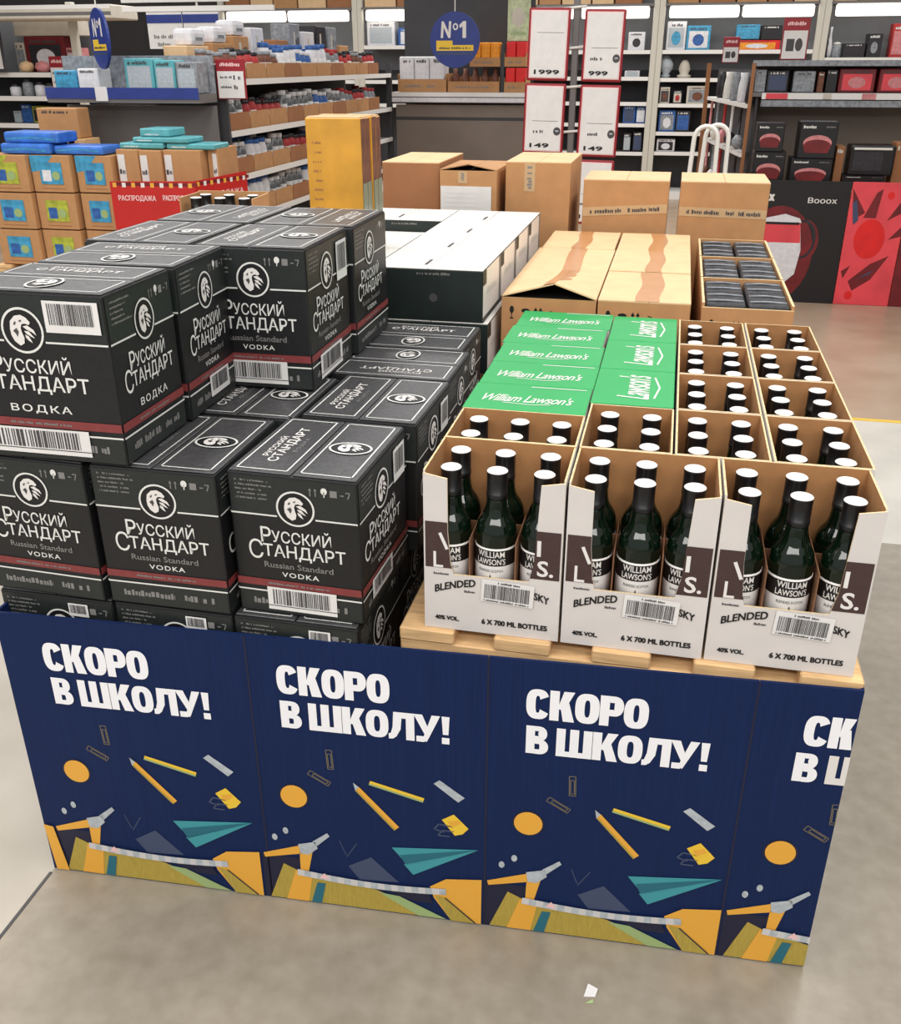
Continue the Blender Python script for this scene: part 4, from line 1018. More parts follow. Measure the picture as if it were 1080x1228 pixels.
# ---- hanging round signs
def round_sign(label, x, y, z, rad, rz, full=True):
    r = empty('round_sign', (x, y, z), rz)
    m = MB(); n = 40
    P = [(rad*math.cos(2*PI*i/n), rad*math.sin(2*PI*i/n)) for i in range(n)]
    V = [(a, -.008, b) for a, b in P]+[(a, .008, b) for a, b in P]
    m.add(V, [tuple(range(n)), tuple(reversed(range(n, 2*n)))]+[(k, k+n, (k+1) % n+n, (k+1) % n) for k in range(n)], K['signblue'])
    O = Vector((0, -.008, 0)); s = rad/.22
    m.text('N', -.125*s, -.030*s, .015*s, .145*s, O, X, Z, K['white'], 1, fat=.005*s, shear=.1); m.text('o', -.018*s, .030*s, .075*s, .130*s, O, X, Z, K['white'], 1, fat=.002*s)
    m.decal([(p*s, q*s) for p, q in ((.040, .115), (.075, .145), (.100, .145), (.100, .015), (.068, .015), (.068, .105), (.045, .090))], O, X, Z, K['white'], 1)
    m.rect(-.165*s, .165*s, -.085*s, -.04*s, O, X, Z, K['yellow'], 1); m.rect(.0, .12*s, -.035*s, -.005*s, O, X, Z, K['signblue'], 1); m.rect(-.165*s, -.02*s, -.04*s, -.005*s, O, X, Z, K['yellow'], 1)
    m.scribble(-.14*s, .14*s, -.072*s, -.055*s, O, X, Z, K['ink'], 2, random.Random(1)); m.rect(-.16*s, .16*s, -.115*s, -.10*s, O, X, Z, K['slate'], 1)
    m.build('disc', r)
    m = MB(); m.tube([(0, 0, rad), (0, 0, 3.0-z)], .004, K['upright'], 6); m.build('hanging_rod', r)
    return tag(r, label, 'sign')
round_sign('round blue sign reading No 1 over a yellow band, hanging above the crate shelf', -1.62, 7.6, 1.137, .222, 0)
round_sign('round blue sign turned away, hanging over the blue-edged end shelf', -3.05, 4.25, 1.09, .165, R(-42))

# ---- long gondola running away on the left, with an end shelf facing the viewer
GX, GY0, GY1 = -2.40, 4.55, 8.25
r = empty('gondola', (0, 0, 0))
m = MB(); m.box(GX-.50, GX-.46, GY0, GY1, FZ, 1.0, K['shelfdark']); m.build('back_panel', r)
m = MB(); m.box(GX-.46, GX, GY0, GY1, FZ, FZ+.12, K['shelfgrey']); m.build('base', r)
for z in (.857, .557, .285, .02):
    m = MB(); m.box(GX-.46, GX-.004, GY0, GY1, z-.025, z, K['shelfgrey']); m.box(GX-.004, GX+.006, GY0, GY1, z-.028, z+.008, K['shelfwhite']); m.build('shelf', r)
m = MB(); m.box(GX-.48, GX+.0, GY0-.03, GY0-.004, FZ, .95, K['shelfdark']); m.build('end_frame', r)
m = MB(); m.box(GX-.05, GX+.0, GY1+.004, GY1+.05, FZ, .95, K['shelfdark']); m.build('upright', r)
tag(r, 'long shelving row with white edges running away on the left', 'shelving')
jp = [jar_proto('jarglass', 'whitegoods', .043, .17), jar_proto('bluegoods', 'whitegoods', .045, .16), jar_proto('redgoods', 'darkgoods', .042, .15), jar_proto('brownfab', 'greygoods', .043, .14), jar_proto('greygoods', 'redgoods', .043, .16), jar_proto('whitegoods', 'bluegoods', .05, .18)]
jn = ['grey glass jar with white lid', 'blue labelled jar with white lid', 'red jar with dark lid', 'brown jar with grey lid', 'grey jar with red lid', 'white tub with blue lid']
jused = [False]*6
shelfname = {.857: 'top', .557: 'second', .285: 'third', .02: 'lowest'}
ORD = ['first', 'second', 'third', 'fourth', 'fifth', 'sixth', 'seventh', 'eighth', 'ninth', 'tenth', 'eleventh']
for z in (.857, .557, .285, .02):
    y = GY0+.03; seg = 0
    seq = {.857: [3, 2, 3, 5, 1, 5, 4, 2, 3, 2, 4], .557: [0, 2, 2, 0, 0, 1, 0, 4, 2, 4, 3], .285: [0, 5, 0, 2, 2, 1, 0, 4, 0, 1, 0], .02: [5, 5, 0, 0, 5, 1, 4, 0, 3, 1, 0]}[z]
    while y < GY1-.34 and seg < 11:
        k = seq[seg]
        m = open_tray('kraft' if seg % 3 else 'kraft_dark', .24, .32, .11 if z != .857 else .10)
        o = m.build('kraft_tray', None, (GX-.26, y, z+.001))
        tag(o, f'open kraft tray of jars, {ORD[seg]} from the near end on the {shelfname[z]} left row shelf', 'tray', f'kraft trays on the {shelfname[z]} shelf of the left row')
        for q in range(6):
            p = jp[k]
            j = copy_tree(p) if jused[k] else p
            jused[k] = True
            j.location = (GX-.20+(q % 2)*.110, y+.055+(q//2)*.105, z+.006)
            tag(j, f'{jn[k]}, tray {ORD[seg]} from near end, {shelfname[z]} shelf of left row', 'jar', f'jars in the {ORD[seg]} tray on the {shelfname[z]} shelf of the left row'); j.scale = (1, 1, random.uniform(1.05, 1.27))
        y += .335; seg += 1
# taller goods at the back of its top shelf
tops = [('kraft', 5.0, .30, .22), ('kraft', 5.33, .26, .27), ('kraft_light', 4.62, .32, .20), ('kraft_dark', 6.1, .25, .26), ('whitegoods', 5.65, .22, .33), ('greygoods', 6.4, .22, .38), ('whitegoods', 6.7, .25, .33), ('darkgoods', 7.0, .25, .38), ('greygoods', 7.3, .22, .38), ('kraft', 7.6, .25, .24)]
for k, (mt, y, d, h) in enumerate(tops):
    m = MB(); m.bbox(0, .16, 0, d, 0, h, K[mt], .006, 1); O = Vector((.16, 0, 0)); m.rect(d*.35, d*.5, h*.2, h*.85, O, Y, Z, K['cream'], 1); m.scribble(d*.55, d*.9, h*.6, h*.75, O, Y, Z, K['ink'], 1, random.Random(k))
    tag(m.build('goods_box', None, (GX-.445, y, .858)), ['plain kraft box first', 'taller kraft box second', 'pale kraft box nearest', 'dark kraft box midway', 'tall white box midway', 'tall grey box midway', 'white box beyond the grey one', 'dark box far along', 'tall grey box far along', 'kraft box farthest'][k]+' on the back of the left row top shelf', 'box')
for k, (y, zz) in enumerate(((4.72, 1.058), (5.05, 1.078), (5.36, 1.128))):
    m = MB()
    m.bbox(0, .14, 0, .20, 0, .10, K['whitegoods'], .03, 2); m.rect(.05, .15, .03, .05, Vector((.14, 0, 0)), Y, Z, K['greygoods'], 1)
    tag(m.build('soft_pack', None, (GX-.43, y, zz)), ['white soft pack on the nearest box of the left row', 'white soft pack on the first kraft box of the left row', 'white soft pack on the taller kraft box of the left row'][k], 'pack')
# price board on the corner of the gondola
def price_board(label, x, y, z, w, h, rz=0, redtop=.30, name='price_board', lines=2, pics=False):
    r = empty(name, (x, y, z), rz)
    m = MB(); m.bbox(0, w, 0, .012, 0, h, K['darkred'], .003, 1); m.scribble(w*.15, w*.85, h*(1-redtop*.6), h*(1-redtop*.3), Vector((0, 0, 0)), X, Z, K['pink'], 1, random.Random(3)); m.build('red_header', r)
    m = MB(); m.box(w*.05, w*.95, -.004, -.0005, h*.03, h*(1-redtop), K['paper']); O = Vector((0, -.004, 0)); hh = h*(1-redtop)
    if pics: m.rect(w*.18, w*.48, hh*.3, hh*.72, O, X, Z, K['ink'], 1); m.ell(w*.66, hh*.52, w*.14, hh*.22, O, X, Z, K['ink'], 1)
    else:
        for k in range(lines): m.scribble(w*.14, w*.55, hh*(.75-.35*k), hh*(.83-.35*k), O, X, Z, K['ink'], 1, random.Random(k)); m.scribble(w*.6, w*.85, hh*(.70-.35*k), hh*(.86-.35*k), O, X, Z, K['ink'], 1, random.Random(k+9))
    m.build('white_sheet', r)
    return tag(r, label, 'sign')
price_board('red-topped white price board on the near corner of the left row', -2.43, 4.47, .755, .19, .225)
# end shelf
r = empty('end_shelf', (0, 0, 0))
m = MB(); m.box(-3.44, -2.425, 4.40, 4.43, FZ, .72, K['shelfgrey']); m.build('back_panel', r)
m = MB(); m.box(-3.44, -2.425, 4.20, 4.44, .74, .79, K['shelfgrey']); m.box(-3.44, -2.425, 4.195, 4.1995, .762, .825, K['signblue']); m.box(-3.10, -3.02, 4.190, 4.1945, .75, .83, K['paper']); m.build('ledge', r)
m = MB(); m.box(-3.44, -2.425, 4.42, 4.44, .79, 1.0, K['greygoods']); m.build('rear_board', r)
tag(r, 'grey end panel with a blue ledge closing the left shelving row', 'shelving')
for k, (xa, xb, zb, mt) in enumerate(((-3.40, -3.25, .92, 'skyblue'), (-3.24, -3.10, .93, 'whitegoods'), (-2.92, -2.73, .985, 'tealbox'), (-2.725, -2.59, .975, 'tealbox'), (-2.585, -2.45, .965, 'greygoods'))):
    pbox('flat_box', ['teal blue box at the left end of the blue ledge', 'white box second on the blue ledge', 'pale teal box in the middle of the blue ledge', 'pale teal box right of the middle on the blue ledge', 'grey teal box at the right end of the blue ledge'][k], 'box', xa, xb, 4.25, .15, .7905, zb, mt, 'palegrey' if k > 1 else None, None)
pbox('brown_carton', 'brown carton standing under the left part of the blue ledge', 'carton', -3.43, -3.16, 4.05, .14, .545, .715, 'kraft', None, None)
pallet('wooden_pallet', 'wooden pallet stood under the ledge carton', -3.46, 4.02, FZ, .34, .18, 1.229, False)

# ---- pallet of cases with picture windows (left edge)
for i in range(4): pallet('wooden_pallet', 'bare wooden pallet under the cases with blue and green windows', -3.56, 3.58, FZ+i*.138, .86, .42, .137, False, 'pallets under the windowed cases')
CX = [(-3.515, -3.245), (-3.235, -2.985), (-2.965, -2.740)]
winc = [['lime', 'skyblue', 'skyblue'], ['skyblue', 'lime', 'skyblue'], ['skyblue', 'lime', 'lime']]
for rw, (za, zb) in enumerate(((.285, .487), (.078, .280), (-.130, .073))):
    for c in range(3):
        xa, xb = CX[c]; w, h = xb-xa, zb-za
        o = empty('windowed_case', (xa, 3.60+(.03*c), za))
        m = MB(); m.bbox(0, w, 0, .26, 0, h-.002, K['kraft'], .003, 1)
        if rw == 0: m.decal([(0, h), (w*.6, h), (w*.3, h*.62), (0, h*.55)], Vector((0, 0, -.003)), X, Z, K[winc[0][c]], 1)
        m.stroke([(w*.2, h*.10), (w*.8, h*.10)], .006, Vector((0, 0, 0)), X, Z, K['kraft_dark'], 1)
        m.build('case_body', o)
        m = MB(); m.box(w*.22, w*.78, -.004, -.0005, h*.22, h*.80, K[winc[rw][c]]); O = Vector((0, -.004, 0)); m.rect(w*.28, w*.5, h*.3, h*.6, O, X, Z, K['whitegoods'] if c == 1 and rw == 0 else K['bluegoods'], 1); m.ell(w*.62, h*.45, w*.1, h*.12, O, X, Z, K['palegreen'], 1); m.build('window', o)
        tag(o, f'kraft case with a {["lime green", "sky blue"][winc[rw][c] == "skyblue"]} window, {["top", "middle", "bottom"][rw]} row {["left", "middle", "right"][c]} of the left-edge stack', 'case')
for k, (xa, xb, za, zb, yy) in enumerate(((-3.42, -3.10, .489, .545, 3.64), (-3.09, -2.78, .489, .535, 3.66), (-3.40, -3.05, .547, .605, 3.66))):
    m = MB(); m.bbox(0, xb-xa, 0, .20, 0, zb-za, K['blue'], .015, 2); m.stroke([(.02, .02), ((xb-xa)*.5, .03), ((xb-xa)-.03, .018)], .008, Vector((0, 0, 0)), X, Z, K['skyblue'], 1)
    tag(m.build('wrapped_pack', None, (xa, yy, za)), ['blue film-wrapped pack low on the left of the windowed cases', 'blue film-wrapped pack low on the right of the windowed cases', 'blue film-wrapped pack on top of the other blue packs'][k], 'pack')

# ---- kraft cartons in the red sale skirt
for i in range(6): pallet('wooden_pallet', 'bare wooden pallet inside the red sale skirt', -2.68, 3.66, FZ+i*.146, .48, .34, .145, False, 'pallets inside the red sale skirt')
for k, (xa, xb, y, h) in enumerate(((-2.725, -2.590, 3.70, .325), (-2.585, -2.450, 3.70, .322), (-2.445, -2.220, 3.72, .325), (-2.214, -2.150, 3.80, .33))):
    o = empty('kraft_carton', (xa, y, .1925)); w = xb-xa
    m = MB(); m.bbox(0, w, 0, .26, 0, h, K['kraft'], .003, 1); m.build('carton_body', o)
    m = MB(); q0, q1 = (.008, .05) if k < 3 else (.03, .055)
    m.box(q0, q1, -.003, -.0005, h*.45, h*.92, K['paper']); m.scribble(q0+.004, q1-.004, h*.6, h*.68, Vector((0, -.003, 0)), X, Z, K['ink'], 1, random.Random(k)); m.build('paper_label', o)
    tag(o, f'kraft carton with a small white label, {["leftmost", "second", "third and widest", "rightmost and narrowest"][k]} behind the red sale skirt', 'carton')
for k, (xa, xb, za, zb, y) in enumerate(((-2.72, -2.45, .520, .550, 3.74), (-2.44, -2.15, .5185, .548, 3.76), (-2.64, -2.30, .552, .580, 3.75), (-2.60, -2.42, .582, .625, 3.77))):
    m = MB(); m.bbox(0, xb-xa, 0, .20, 0, zb-za, K['tealbox'], .006, 1); m.scribble(.03, .12, .008, .016, Vector((0, 0, 0)), X, Z, K['whitegoods'], 1, random.Random(k))
    tag(m.build('flat_box', None, (xa, y, za)), ['flat teal box lying left on the kraft cartons', 'flat teal box lying right on the kraft cartons', 'flat teal box bridging the two lower teal boxes', 'small flat teal box topmost on the kraft cartons'][k], 'box')
r = empty('sale_skirt', (0, 0, 0)); P = [Vector((-2.70, 3.55, 0)), Vector((-2.21, 3.60, 0)), Vector((-2.085, 4.02, 0))]
for k in range(2):
    A, B = P[k], P[k+1]; d = (B-A).normalized(); nn = Vector((d.y, -d.x, 0)); L = (B-A).length
    za, zb0, zb1 = FZ+.001, (.362 if k == 0 else .368), (.368 if k == 0 else .385)
    m = MB(); V = [(*A.xy, za), (*B.xy, za), (*B.xy, zb1), (*A.xy, zb0)]; V2 = [tuple(Vector(p)-nn*.006) for p in V]
    m.add(V+V2, [(0,1,2,3),(7,6,5,4),(0,4,5,1),(1,5,6,2),(2,6,7,3),(3,7,4,0)], K['red'])
    O = Vector((A.x, A.y, 0))
    n = 9 if k == 0 else 8
    for q in range(n):
        x = L*(q+.3)/n; m.rect(x, x+L*.4/n, zb0-.030, zb0-.006, O, d, Z, K['ochre' if q % 2 == 0 else 'white'], 1); m.rect(x+L*.4/n, x+L/n, zb0-.022, zb0-.004, O, d, Z, K['maroon'], 1)
    if k == 0:
        m.text('РАСПРОДАЖА', .04, .26, .255, .290, O, d, Z, K['pink'], 1, fat=.0012); m.text('РАСПРОДАЖА', .30, .48, .258, .293, O, d, Z, K['pink'], 1, fat=.0012)
    else: m.text('РАСПРОДАЖА', .03, .40, .262, .300, O, d, Z, K['pink'], 1, fat=.0012)
    m.build('front_panel' if k == 0 else 'side_panel', r)
tag(r, 'red sale skirt with a dotted top band and pale words, left of the gold boxes', 'display skirt')

# ---- far left wall shelving
LY = 8.0
shelf_unit('wall shelving with a cream canopy at the far left', -7.2, -5.55, LY, .5, (.868, .646, .385), 1.50, lampz=None, back='shelfdark')
m = MB(); m.bbox(0, 2.3, -.3, .2, 0, .12, K['cream'], .01, 1); m.rect(0, 2.3, .03, .06, Vector((0, -.3, 0)), X, Z, K['shelfgrey'], 1); m.rect(0, 2.3, .085, .12, Vector((0, -.3, 0)), X, Z, K['shelfwhite'], 1); tag(m.build('light_beam', None, (-7.2, LY-.12, 1.335)), 'long grey light beam with a pale edge at the top left', 'beam')
LG = [('goods_box', 'long cream box at the top of the far left shelving', 'box', -6.38, -5.64, 1.21, 1.37, 'cream', None, None), ('goods_box', 'dark red-brown box under the long cream box', 'box', -6.285, -5.83, .87, 1.205, 'maroon', 'darkgoods', 'whitegoods'),
 ('goods_box', 'small pale box beside the dark red-brown box', 'box', -5.82, -5.68, .87, 1.10, 'pinkgoods', 'whitegoods', 'darkgoods'), ('goods_box', 'pale box at the left of the dark red-brown box', 'box', -6.40, -6.295, .87, 1.15, 'cream', 'greygoods', None),
 ('goods_box', 'dark box with green edges on the low far left shelf', 'box', -6.33, -6.18, .386, .55, 'lime', 'darkgoods', None), ('goods_box', 'blue box on the low far left shelf', 'box', -6.46, -6.34, .386, .565, 'bluegoods', None, None),
 ('goods_box', 'dark box right of the green-edged one on the low far left shelf', 'box', -6.14, -6.005, .386, .535, 'darkgoods', 'greygoods', None), ('goods_box', 'pale small box at the left end of the low far left shelf', 'box', -6.56, -6.47, .386, .50, 'palegrey', None, None), ('goods_box', 'dark box at the right end of the low far left shelf', 'box', -5.98, -5.80, .386, .53, 'darkgoods', 'maroon', None)]
for n, l, c, xa, xb, za, zb, mt, fr, pc in LG: pbox(n, l, c, xa, xb, LY+.19, .2, za, zb, mt, fr, pc)
for k, (x, h, mt) in enumerate(((-6.41, .115, 'whitegoods'), (-6.26, .17, 'greygoods'), (-6.12, .135, 'whitegoods'), (-6.0, .125, 'greygoods'), (-5.85, .095, 'whitegoods'))):
    lathe_thing('jar', ['squat white jar first on the middle far left shelf', 'tall grey jar on the middle far left shelf', 'white jar in the middle of the middle far left shelf', 'small grey jar on the middle far left shelf', 'low white jar last on the middle far left shelf'][k], 'jar', x, LY+.10, .647, [(.05, 0), (.058, .01), (.058, h*.7), (.04, h*.82)], mt, ([(.045, h*.82), (.045, h), (.02, h+.003)], 'darkgoods'))
for k, x in enumerate((-6.23, -6.05)):
    m = MB(); m.lathe([(.01, 0), (.055, .012), (.075, .05), (.06, .09), (.01, .11)], K['kraft_light' if k == 0 else 'pinkgoods'], 14)
    tag(m.build('bread_roll', None, (x, LY+.09, .869)), ['pale bread roll before the dark red-brown box', 'pinkish bread roll before the dark red-brown box'][k], 'bread')
m = MB(); m.bbox(0, .30, 0, .02, 0, .47, K['shelfdark'], .004, 1); m.rect(.0, .275, .03, .45, Vector((0, 0, 0)), X, Z, K['paper'], 1); tag(m.build('notice_board', None, (-6.67, LY-.06, .876)), 'white notice board with a dark frame at the left picture edge', 'board')
price_board('small red-topped price card hung on the far left shelf edge', -5.90, LY-.014, .68, .17, .34)
# white price sheets hung over the left row, seen between the signs
r = empty('hanging_banner_rail', (0, 0, 0)); YB = 7.0
m = MB(); m.box(-4.45, -3.05, YB, YB+.03, 1.36, 1.40, K['shelfwhite']); m.build('rail', r)
for k in range(2):
    m = MB(); x = -4.22+k*.34; m.box(x, x+.33, YB-.01, YB-.004, 1.07, 1.355, K['paper']); m.box(x, x+.33, YB-.0135, YB-.0105, 1.27, 1.335, K['signblue']); m.scribble(x+.05, x+.3, 1.15, 1.18, Vector((0, YB-.0105, 0)), X, Z, K['vdim'], 1, random.Random(k)); m.scribble(x+.05, x+.2, 1.09, 1.12, Vector((0, YB-.0105, 0)), X, Z, K['vdim'], 1, random.Random(k+4)); m.build('price_sheet', r)
m = MB(); m.box(-4.45, -3.45, YB, YB+.02, 1.43, 1.62, K['paper']); m.box(-4.44, -4.25, YB-.004, YB-.001, 1.48, 1.60, K['signblue']); m.box(-3.66, -3.50, YB-.004, YB-.001, 1.48, 1.60, K['signblue']); m.build('header_board', r)
m = MB(); m.tube([(-3.75, YB+.015, 1.40), (-3.75, YB+.015, 3.0)], .01, K['upright'], 6); m.build('hanging_rod', r)
tag(r, 'white rail with two blue-topped price sheets over the left row', 'sign')

# ---- red price board stands
r = empty('board_stand', (-.30, 5.06, FZ))
m = MB(); m.bbox(-.02, .02, -.015, .015, 0.02, 2.02, K['shelfgrey'], .004, 1); m.build('pole', r)
m = MB(); m.bbox(-.30, .30, -.2, .2, 0, .02, K['shelfdark'], .004, 1); m.build('base_plate', r)
for z in (1.10, 1.24, 1.50, 1.72, 1.94):
    m = MB(); m.tube([(-.06, -.02, z), (.06, -.02, z+.01)], .008, K['whitemetal'], 6); m.build('clip', r)
tag(r, 'grey pole stand with white clips carrying the red price boards', 'stand')
def poster(label, x0, x1, z0, z1, price, lean, small):
    w, h = x1-x0, z1-z0; o = empty('price_poster', (x0, 5.0, z0), 0); o.rotation_euler.y = lean
    m = MB(); m.bbox(0, w, 0, .02, 0, h, K['darkred'], .012, 2); m.build('red_frame', o)
    m = MB(); m.bbox(.014, w-.014, -.004, -.0004, .014, h-.014, K['pink'], .002, 1); m.bbox(.020, w-.020, -.006, -.0042, .020, h-.020, K['paper'], .0008, 1)
    O = Vector((0, -.006, 0)); m.rect(w*.22, w*.86, h*.66 if not small else h*.47, h*.666 if not small else h*.476, O, X, Z, K['ink'], 1)
    m.text(price, w*.18, w*.66 if len(price) < 4 else w*.80, h*.09, h*.155, O, X, Z, K['black'], 1, fat=.0022)
    if small:
        m.scribble(w*.2, w*.5, h*.30, h*.345, O, X, Z, K['ink'], 1, random.Random(len(label))); m.ell(w*.84, h*.33, w*.09, h*.06, O, X, Z, K['ink'], 1, 16); m.rect(w*.80, w*.88, h*.325, h*.345, O, X, Z, K['palegrey'], 2)
    m.build('white_sheet', o)
    tag(o, label, 'price board')
poster('red-framed price board reading 1999, upper left on the pole stand', -.590, -.335, .857, 1.262, '1999', R(1), False)
poster('red-framed price board, lower left on the pole stand', -.604, -.345, .43, .843, '149', R(1), True)
poster('red-framed price board, upper right on the pole stand', -.250, -.004, .850, 1.250, '999', R(1), True)
poster('red-framed price board, middle right on the pole stand', -.256, -.006, .415, .835, '149', R(1), True)
poster('red-framed price board, bottom right, half hidden by the tape-banded carton', -.266, -.016, .0, .398, '149', R(1), True)

# ---- white tube rack behind the banded cartons
def tube_rack():
    y = 3.6; r = empty('tube_rack', (.45, y, FZ)); top = 1.37
    for k, (xa, xb, yo) in enumerate(((.0, .11, 0), (.055, .165, .12))):
        P = [(xa-.10, yo, 0)]+[(xa-.03*(1-t), yo, top*.45+top*.5*t) for t in (0, 1)]
        P = [(xa-.055, yo, 0), (xa, yo, top-.06)]
        for a in range(1, 9):
            an = PI-PI*a/9; P.append(((xa+xb)/2+(xb-xa)/2*math.cos(an), yo, top-.06+.055*math.sin(an)))
        P += [(xb, yo, top-.06), (xb+.02, yo, 0)]
        m = MB(); m.tube(P, .011, K['whitemetal'], 8); m.build('bent_tube', r)
    for z in (.25, .8):
        m = MB(); m.tube([(.02, 0, z), (.075, .12, z)], .008, K['whitemetal'], 6); m.build('cross_bar', r)
    tag(r, 'white rack of two bent tubes behind the tape-banded cartons', 'rack')
tube_rack()

# ---- shelving unit at the right, its side row and goods
RY = 6.9
r = empty('gondola', (0, 0, 0))
m = MB(); m.box(.90, 3.2, RY+.42, RY+.45, FZ, .93, K['taupe']); m.build('back_panel', r)
m = MB(); m.box(.90, 3.2, RY, RY+.42, .715, .745, K['shelfgrey']); m.box(.97, 3.2, RY-.012, RY-.001, .698, .742, K['shelfwhite']); m.box(1.0, 1.16, RY-.016, RY-.0125, .70, .74, K['coral']); m.box(1.42, 1.48, RY-.016, RY-.0125, .70, .74, K['cream']); m.box(1.70, 1.80, RY-.016, RY-.0125, .70, .74, K['pinkgoods']); m.build('shelf', r)
m = MB(); m.box(.97, 3.2, RY-.01, RY+.02, .645, .690, K['greygoods']); m.build('price_rail', r)
m = MB(); m.box(.90, 3.2, RY-.02, RY+.42, .930, .970, K['greygoods']); m.build('top_board', r)
m = MB(); m.box(.875, .899, RY-.01, RY+.05, FZ, .95, K['kraft_dark']); m.build('upright', r)
m = MB(); m.box(.57, .61, RY+1.9, RY+1.96, FZ, .95, K['kraft_dark']); m.build('upright', r)
m = MB(); m.add([(.93, RY+.05, FZ), (.68, RY+1.95, FZ), (.68, RY+1.95, .90), (.93, RY+.05, .90), (.95, RY+.05, FZ), (.70, RY+1.95, FZ), (.70, RY+1.95, .90), (.95, RY+.05, .90)], [(0,3,2,1), (4,5,6,7), (3,7,6,2), (0,4,7,3), (1,2,6,5)], K['shelfdark']); m.build('side_panel', r)
for z in (.66, .30, -.05):
    m = MB(); n_ = 8; V = [(.86, RY+.02, z), (.90, RY+.02, z), (.90, RY+1.9, z), (.60, RY+1.9, z)]; V += [(a, b_, c-.03) for a, b_, c in V]
    m.add(V, [(0,1,2,3), (7,6,5,4), (0,4,5,1), (1,5,6,2), (2,6,7,3), (3,7,4,0)], K['shelfwhite']); m.build('side_shelf', r)
tag(r, 'grey shelving unit with white price edge above the kettle display', 'shelving')
RG = [(.905, .988, .905, 'greygoods'), (.995, 1.155, .90, 'darkgoods'), (1.191, 1.35, .895, 'greygoods'), (1.37, 1.415, .89, 'brownfab'), (1.43, 1.51, .905, 'bk'), (1.521, 1.783, .912, 'maroon'), (1.807, 2.06, .912, 'maroon')]
for k, (xa, xb, zb, mt) in enumerate(RG):
    pbox('appliance_box', ['small grey box leftmost on the white-edged right shelf', 'dark violet box second on the white-edged right shelf', 'grey striped box third on the white-edged right shelf', 'thin brown box on the white-edged right shelf', 'slim black box on the white-edged right shelf', 'dark red printed grill box on the white-edged right shelf', 'dark red printed grill box at the right picture edge'][k], 'box', xa, xb, RY+.03, .25, .746, zb, mt, 'coral' if k > 4 else ('slate' if k == 1 else None), 'pinkgoods' if k > 4 else None)
price_board('red price board with two dark pictures above the right shelving unit', 1.065, RY+.0, .972, .19, .285, 0, .30, pics=True)
price_board('small red price card left of the red picture board on the right unit', .70, RY+1.95, .952, .15, .22, 0, .4, pics=True)
# utensils hanging on the side row
for k in range(10):
    t = k % 5; zz = .66-.03 if k < 5 else .30-.03; y = RY+.12+t*.34; x = .855-t*.048
    r = empty('hanging_utensil', (x-.02, y, zz))
    m = MB(); m.tube([(0, 0, 0), (0, 0, -.20)], .012, K[['darkgoods', 'whitemetal', 'redgoods', 'greygoods', 'pinkgoods'][t]], 6); m.build('handle', r)
    m = MB(); m.lathe([(.01, -.31), (.045, -.28), (.05, -.24), (.02, -.20)], K[['greygoods', 'darkgoods', 'pinkgoods', 'whitemetal', 'brownfab'][t]], 10); m.build('head', r)
    tag(r, f'{["dark-handled", "white-handled", "red-handled", "grey-handled", "pink-handled"][t]} kitchen utensil hanging in the {["upper", "lower"][k // 5]} row at the side of the right unit', 'utensil')
for k in range(5):
    y = RY+.10+k*.34; x = .85-k*.045
    lathe_thing('kitchen_jug', f'{["black", "white", "grey", "white lidded", "dark"][k]} jug on the side shelf of the right unit, {["nearest", "second", "middle", "fourth", "farthest"][k]}', 'jug', x+.05, y, .661, [(.04, 0), (.05, .02), (.045, .12), (.035, .18), (.04, .22)], ['darkgoods', 'whitegoods', 'greygoods', 'whitemetal', 'darkgoods'][k])

# ---- printed display bin at the right with boxes on it
r = empty('display_bin', (0, 0, 0)); DY = 6.10; zb = .186
def dp(name, x0, x1, mt, fn):
    m = MB(); m.bbox(x0+.001, x1-.001, DY, DY+.012, FZ+.001, zb, K[mt], .002, 1); fn(m, Vector((x0, DY, FZ)), x1-x0, zb-FZ); m.build(name, r)
def kettle(m, O, w, h):
    q = 1
    m.ell(w*.36, h*.40, w*.36, h*.40, O, X, Z, K['maroon'], 1); m.rect(.003, w*.10, h*.35, h*.78, O, X, Z, K['maroon'], 1)
    m.ring(w*.62, h*.52, w*.14, h*.17, .022, O, X, Z, K['maroon'], 2)
    m.ring(w*.60, h*.53, w*.13, h*.16, .018, O, X, Z, K['darkgoods'], 3)
    m.decal([(w*.20, h*.66), (w*.56, h*.66), (w*.60, h*.44), (w*.57, h*.24), (w*.46, h*.15), (w*.34, h*.24), (w*.26, h*.42), (w*.14, h*.47), (w*.15, h*.56)], O, X, Z, K['whitegoods'], 4)
    m.decal([(w*.20, h*.66), (w*.56, h*.66), (w*.585, h*.50), (w*.17, h*.50)], O, X, Z, K['coral'], 5)
    m.decal([(w*.22, h*.70), (w*.40, h*.735), (w*.55, h*.70), (w*.57, h*.665), (w*.18, h*.665)], O, X, Z, K['whitegoods'], 6); m.rect(w*.22, w*.55, h*.648, h*.668, O, X, Z, K['bk'], 7)
    m.decal([(w*.13, h*.60), (w*.20, h*.64), (w*.21, h*.60), (w*.15, h*.57)], O, X, Z, K['whitegoods'], 6)
    m.text('Вооох', w*.60, w*.88, h*.825, h*.87, O, X, Z, K['white'], 2, fat=.001); m.text('x', w*.215, w*.275, h*.835, h*.89, O, X, Z, K['white'], 2, fat=.006)
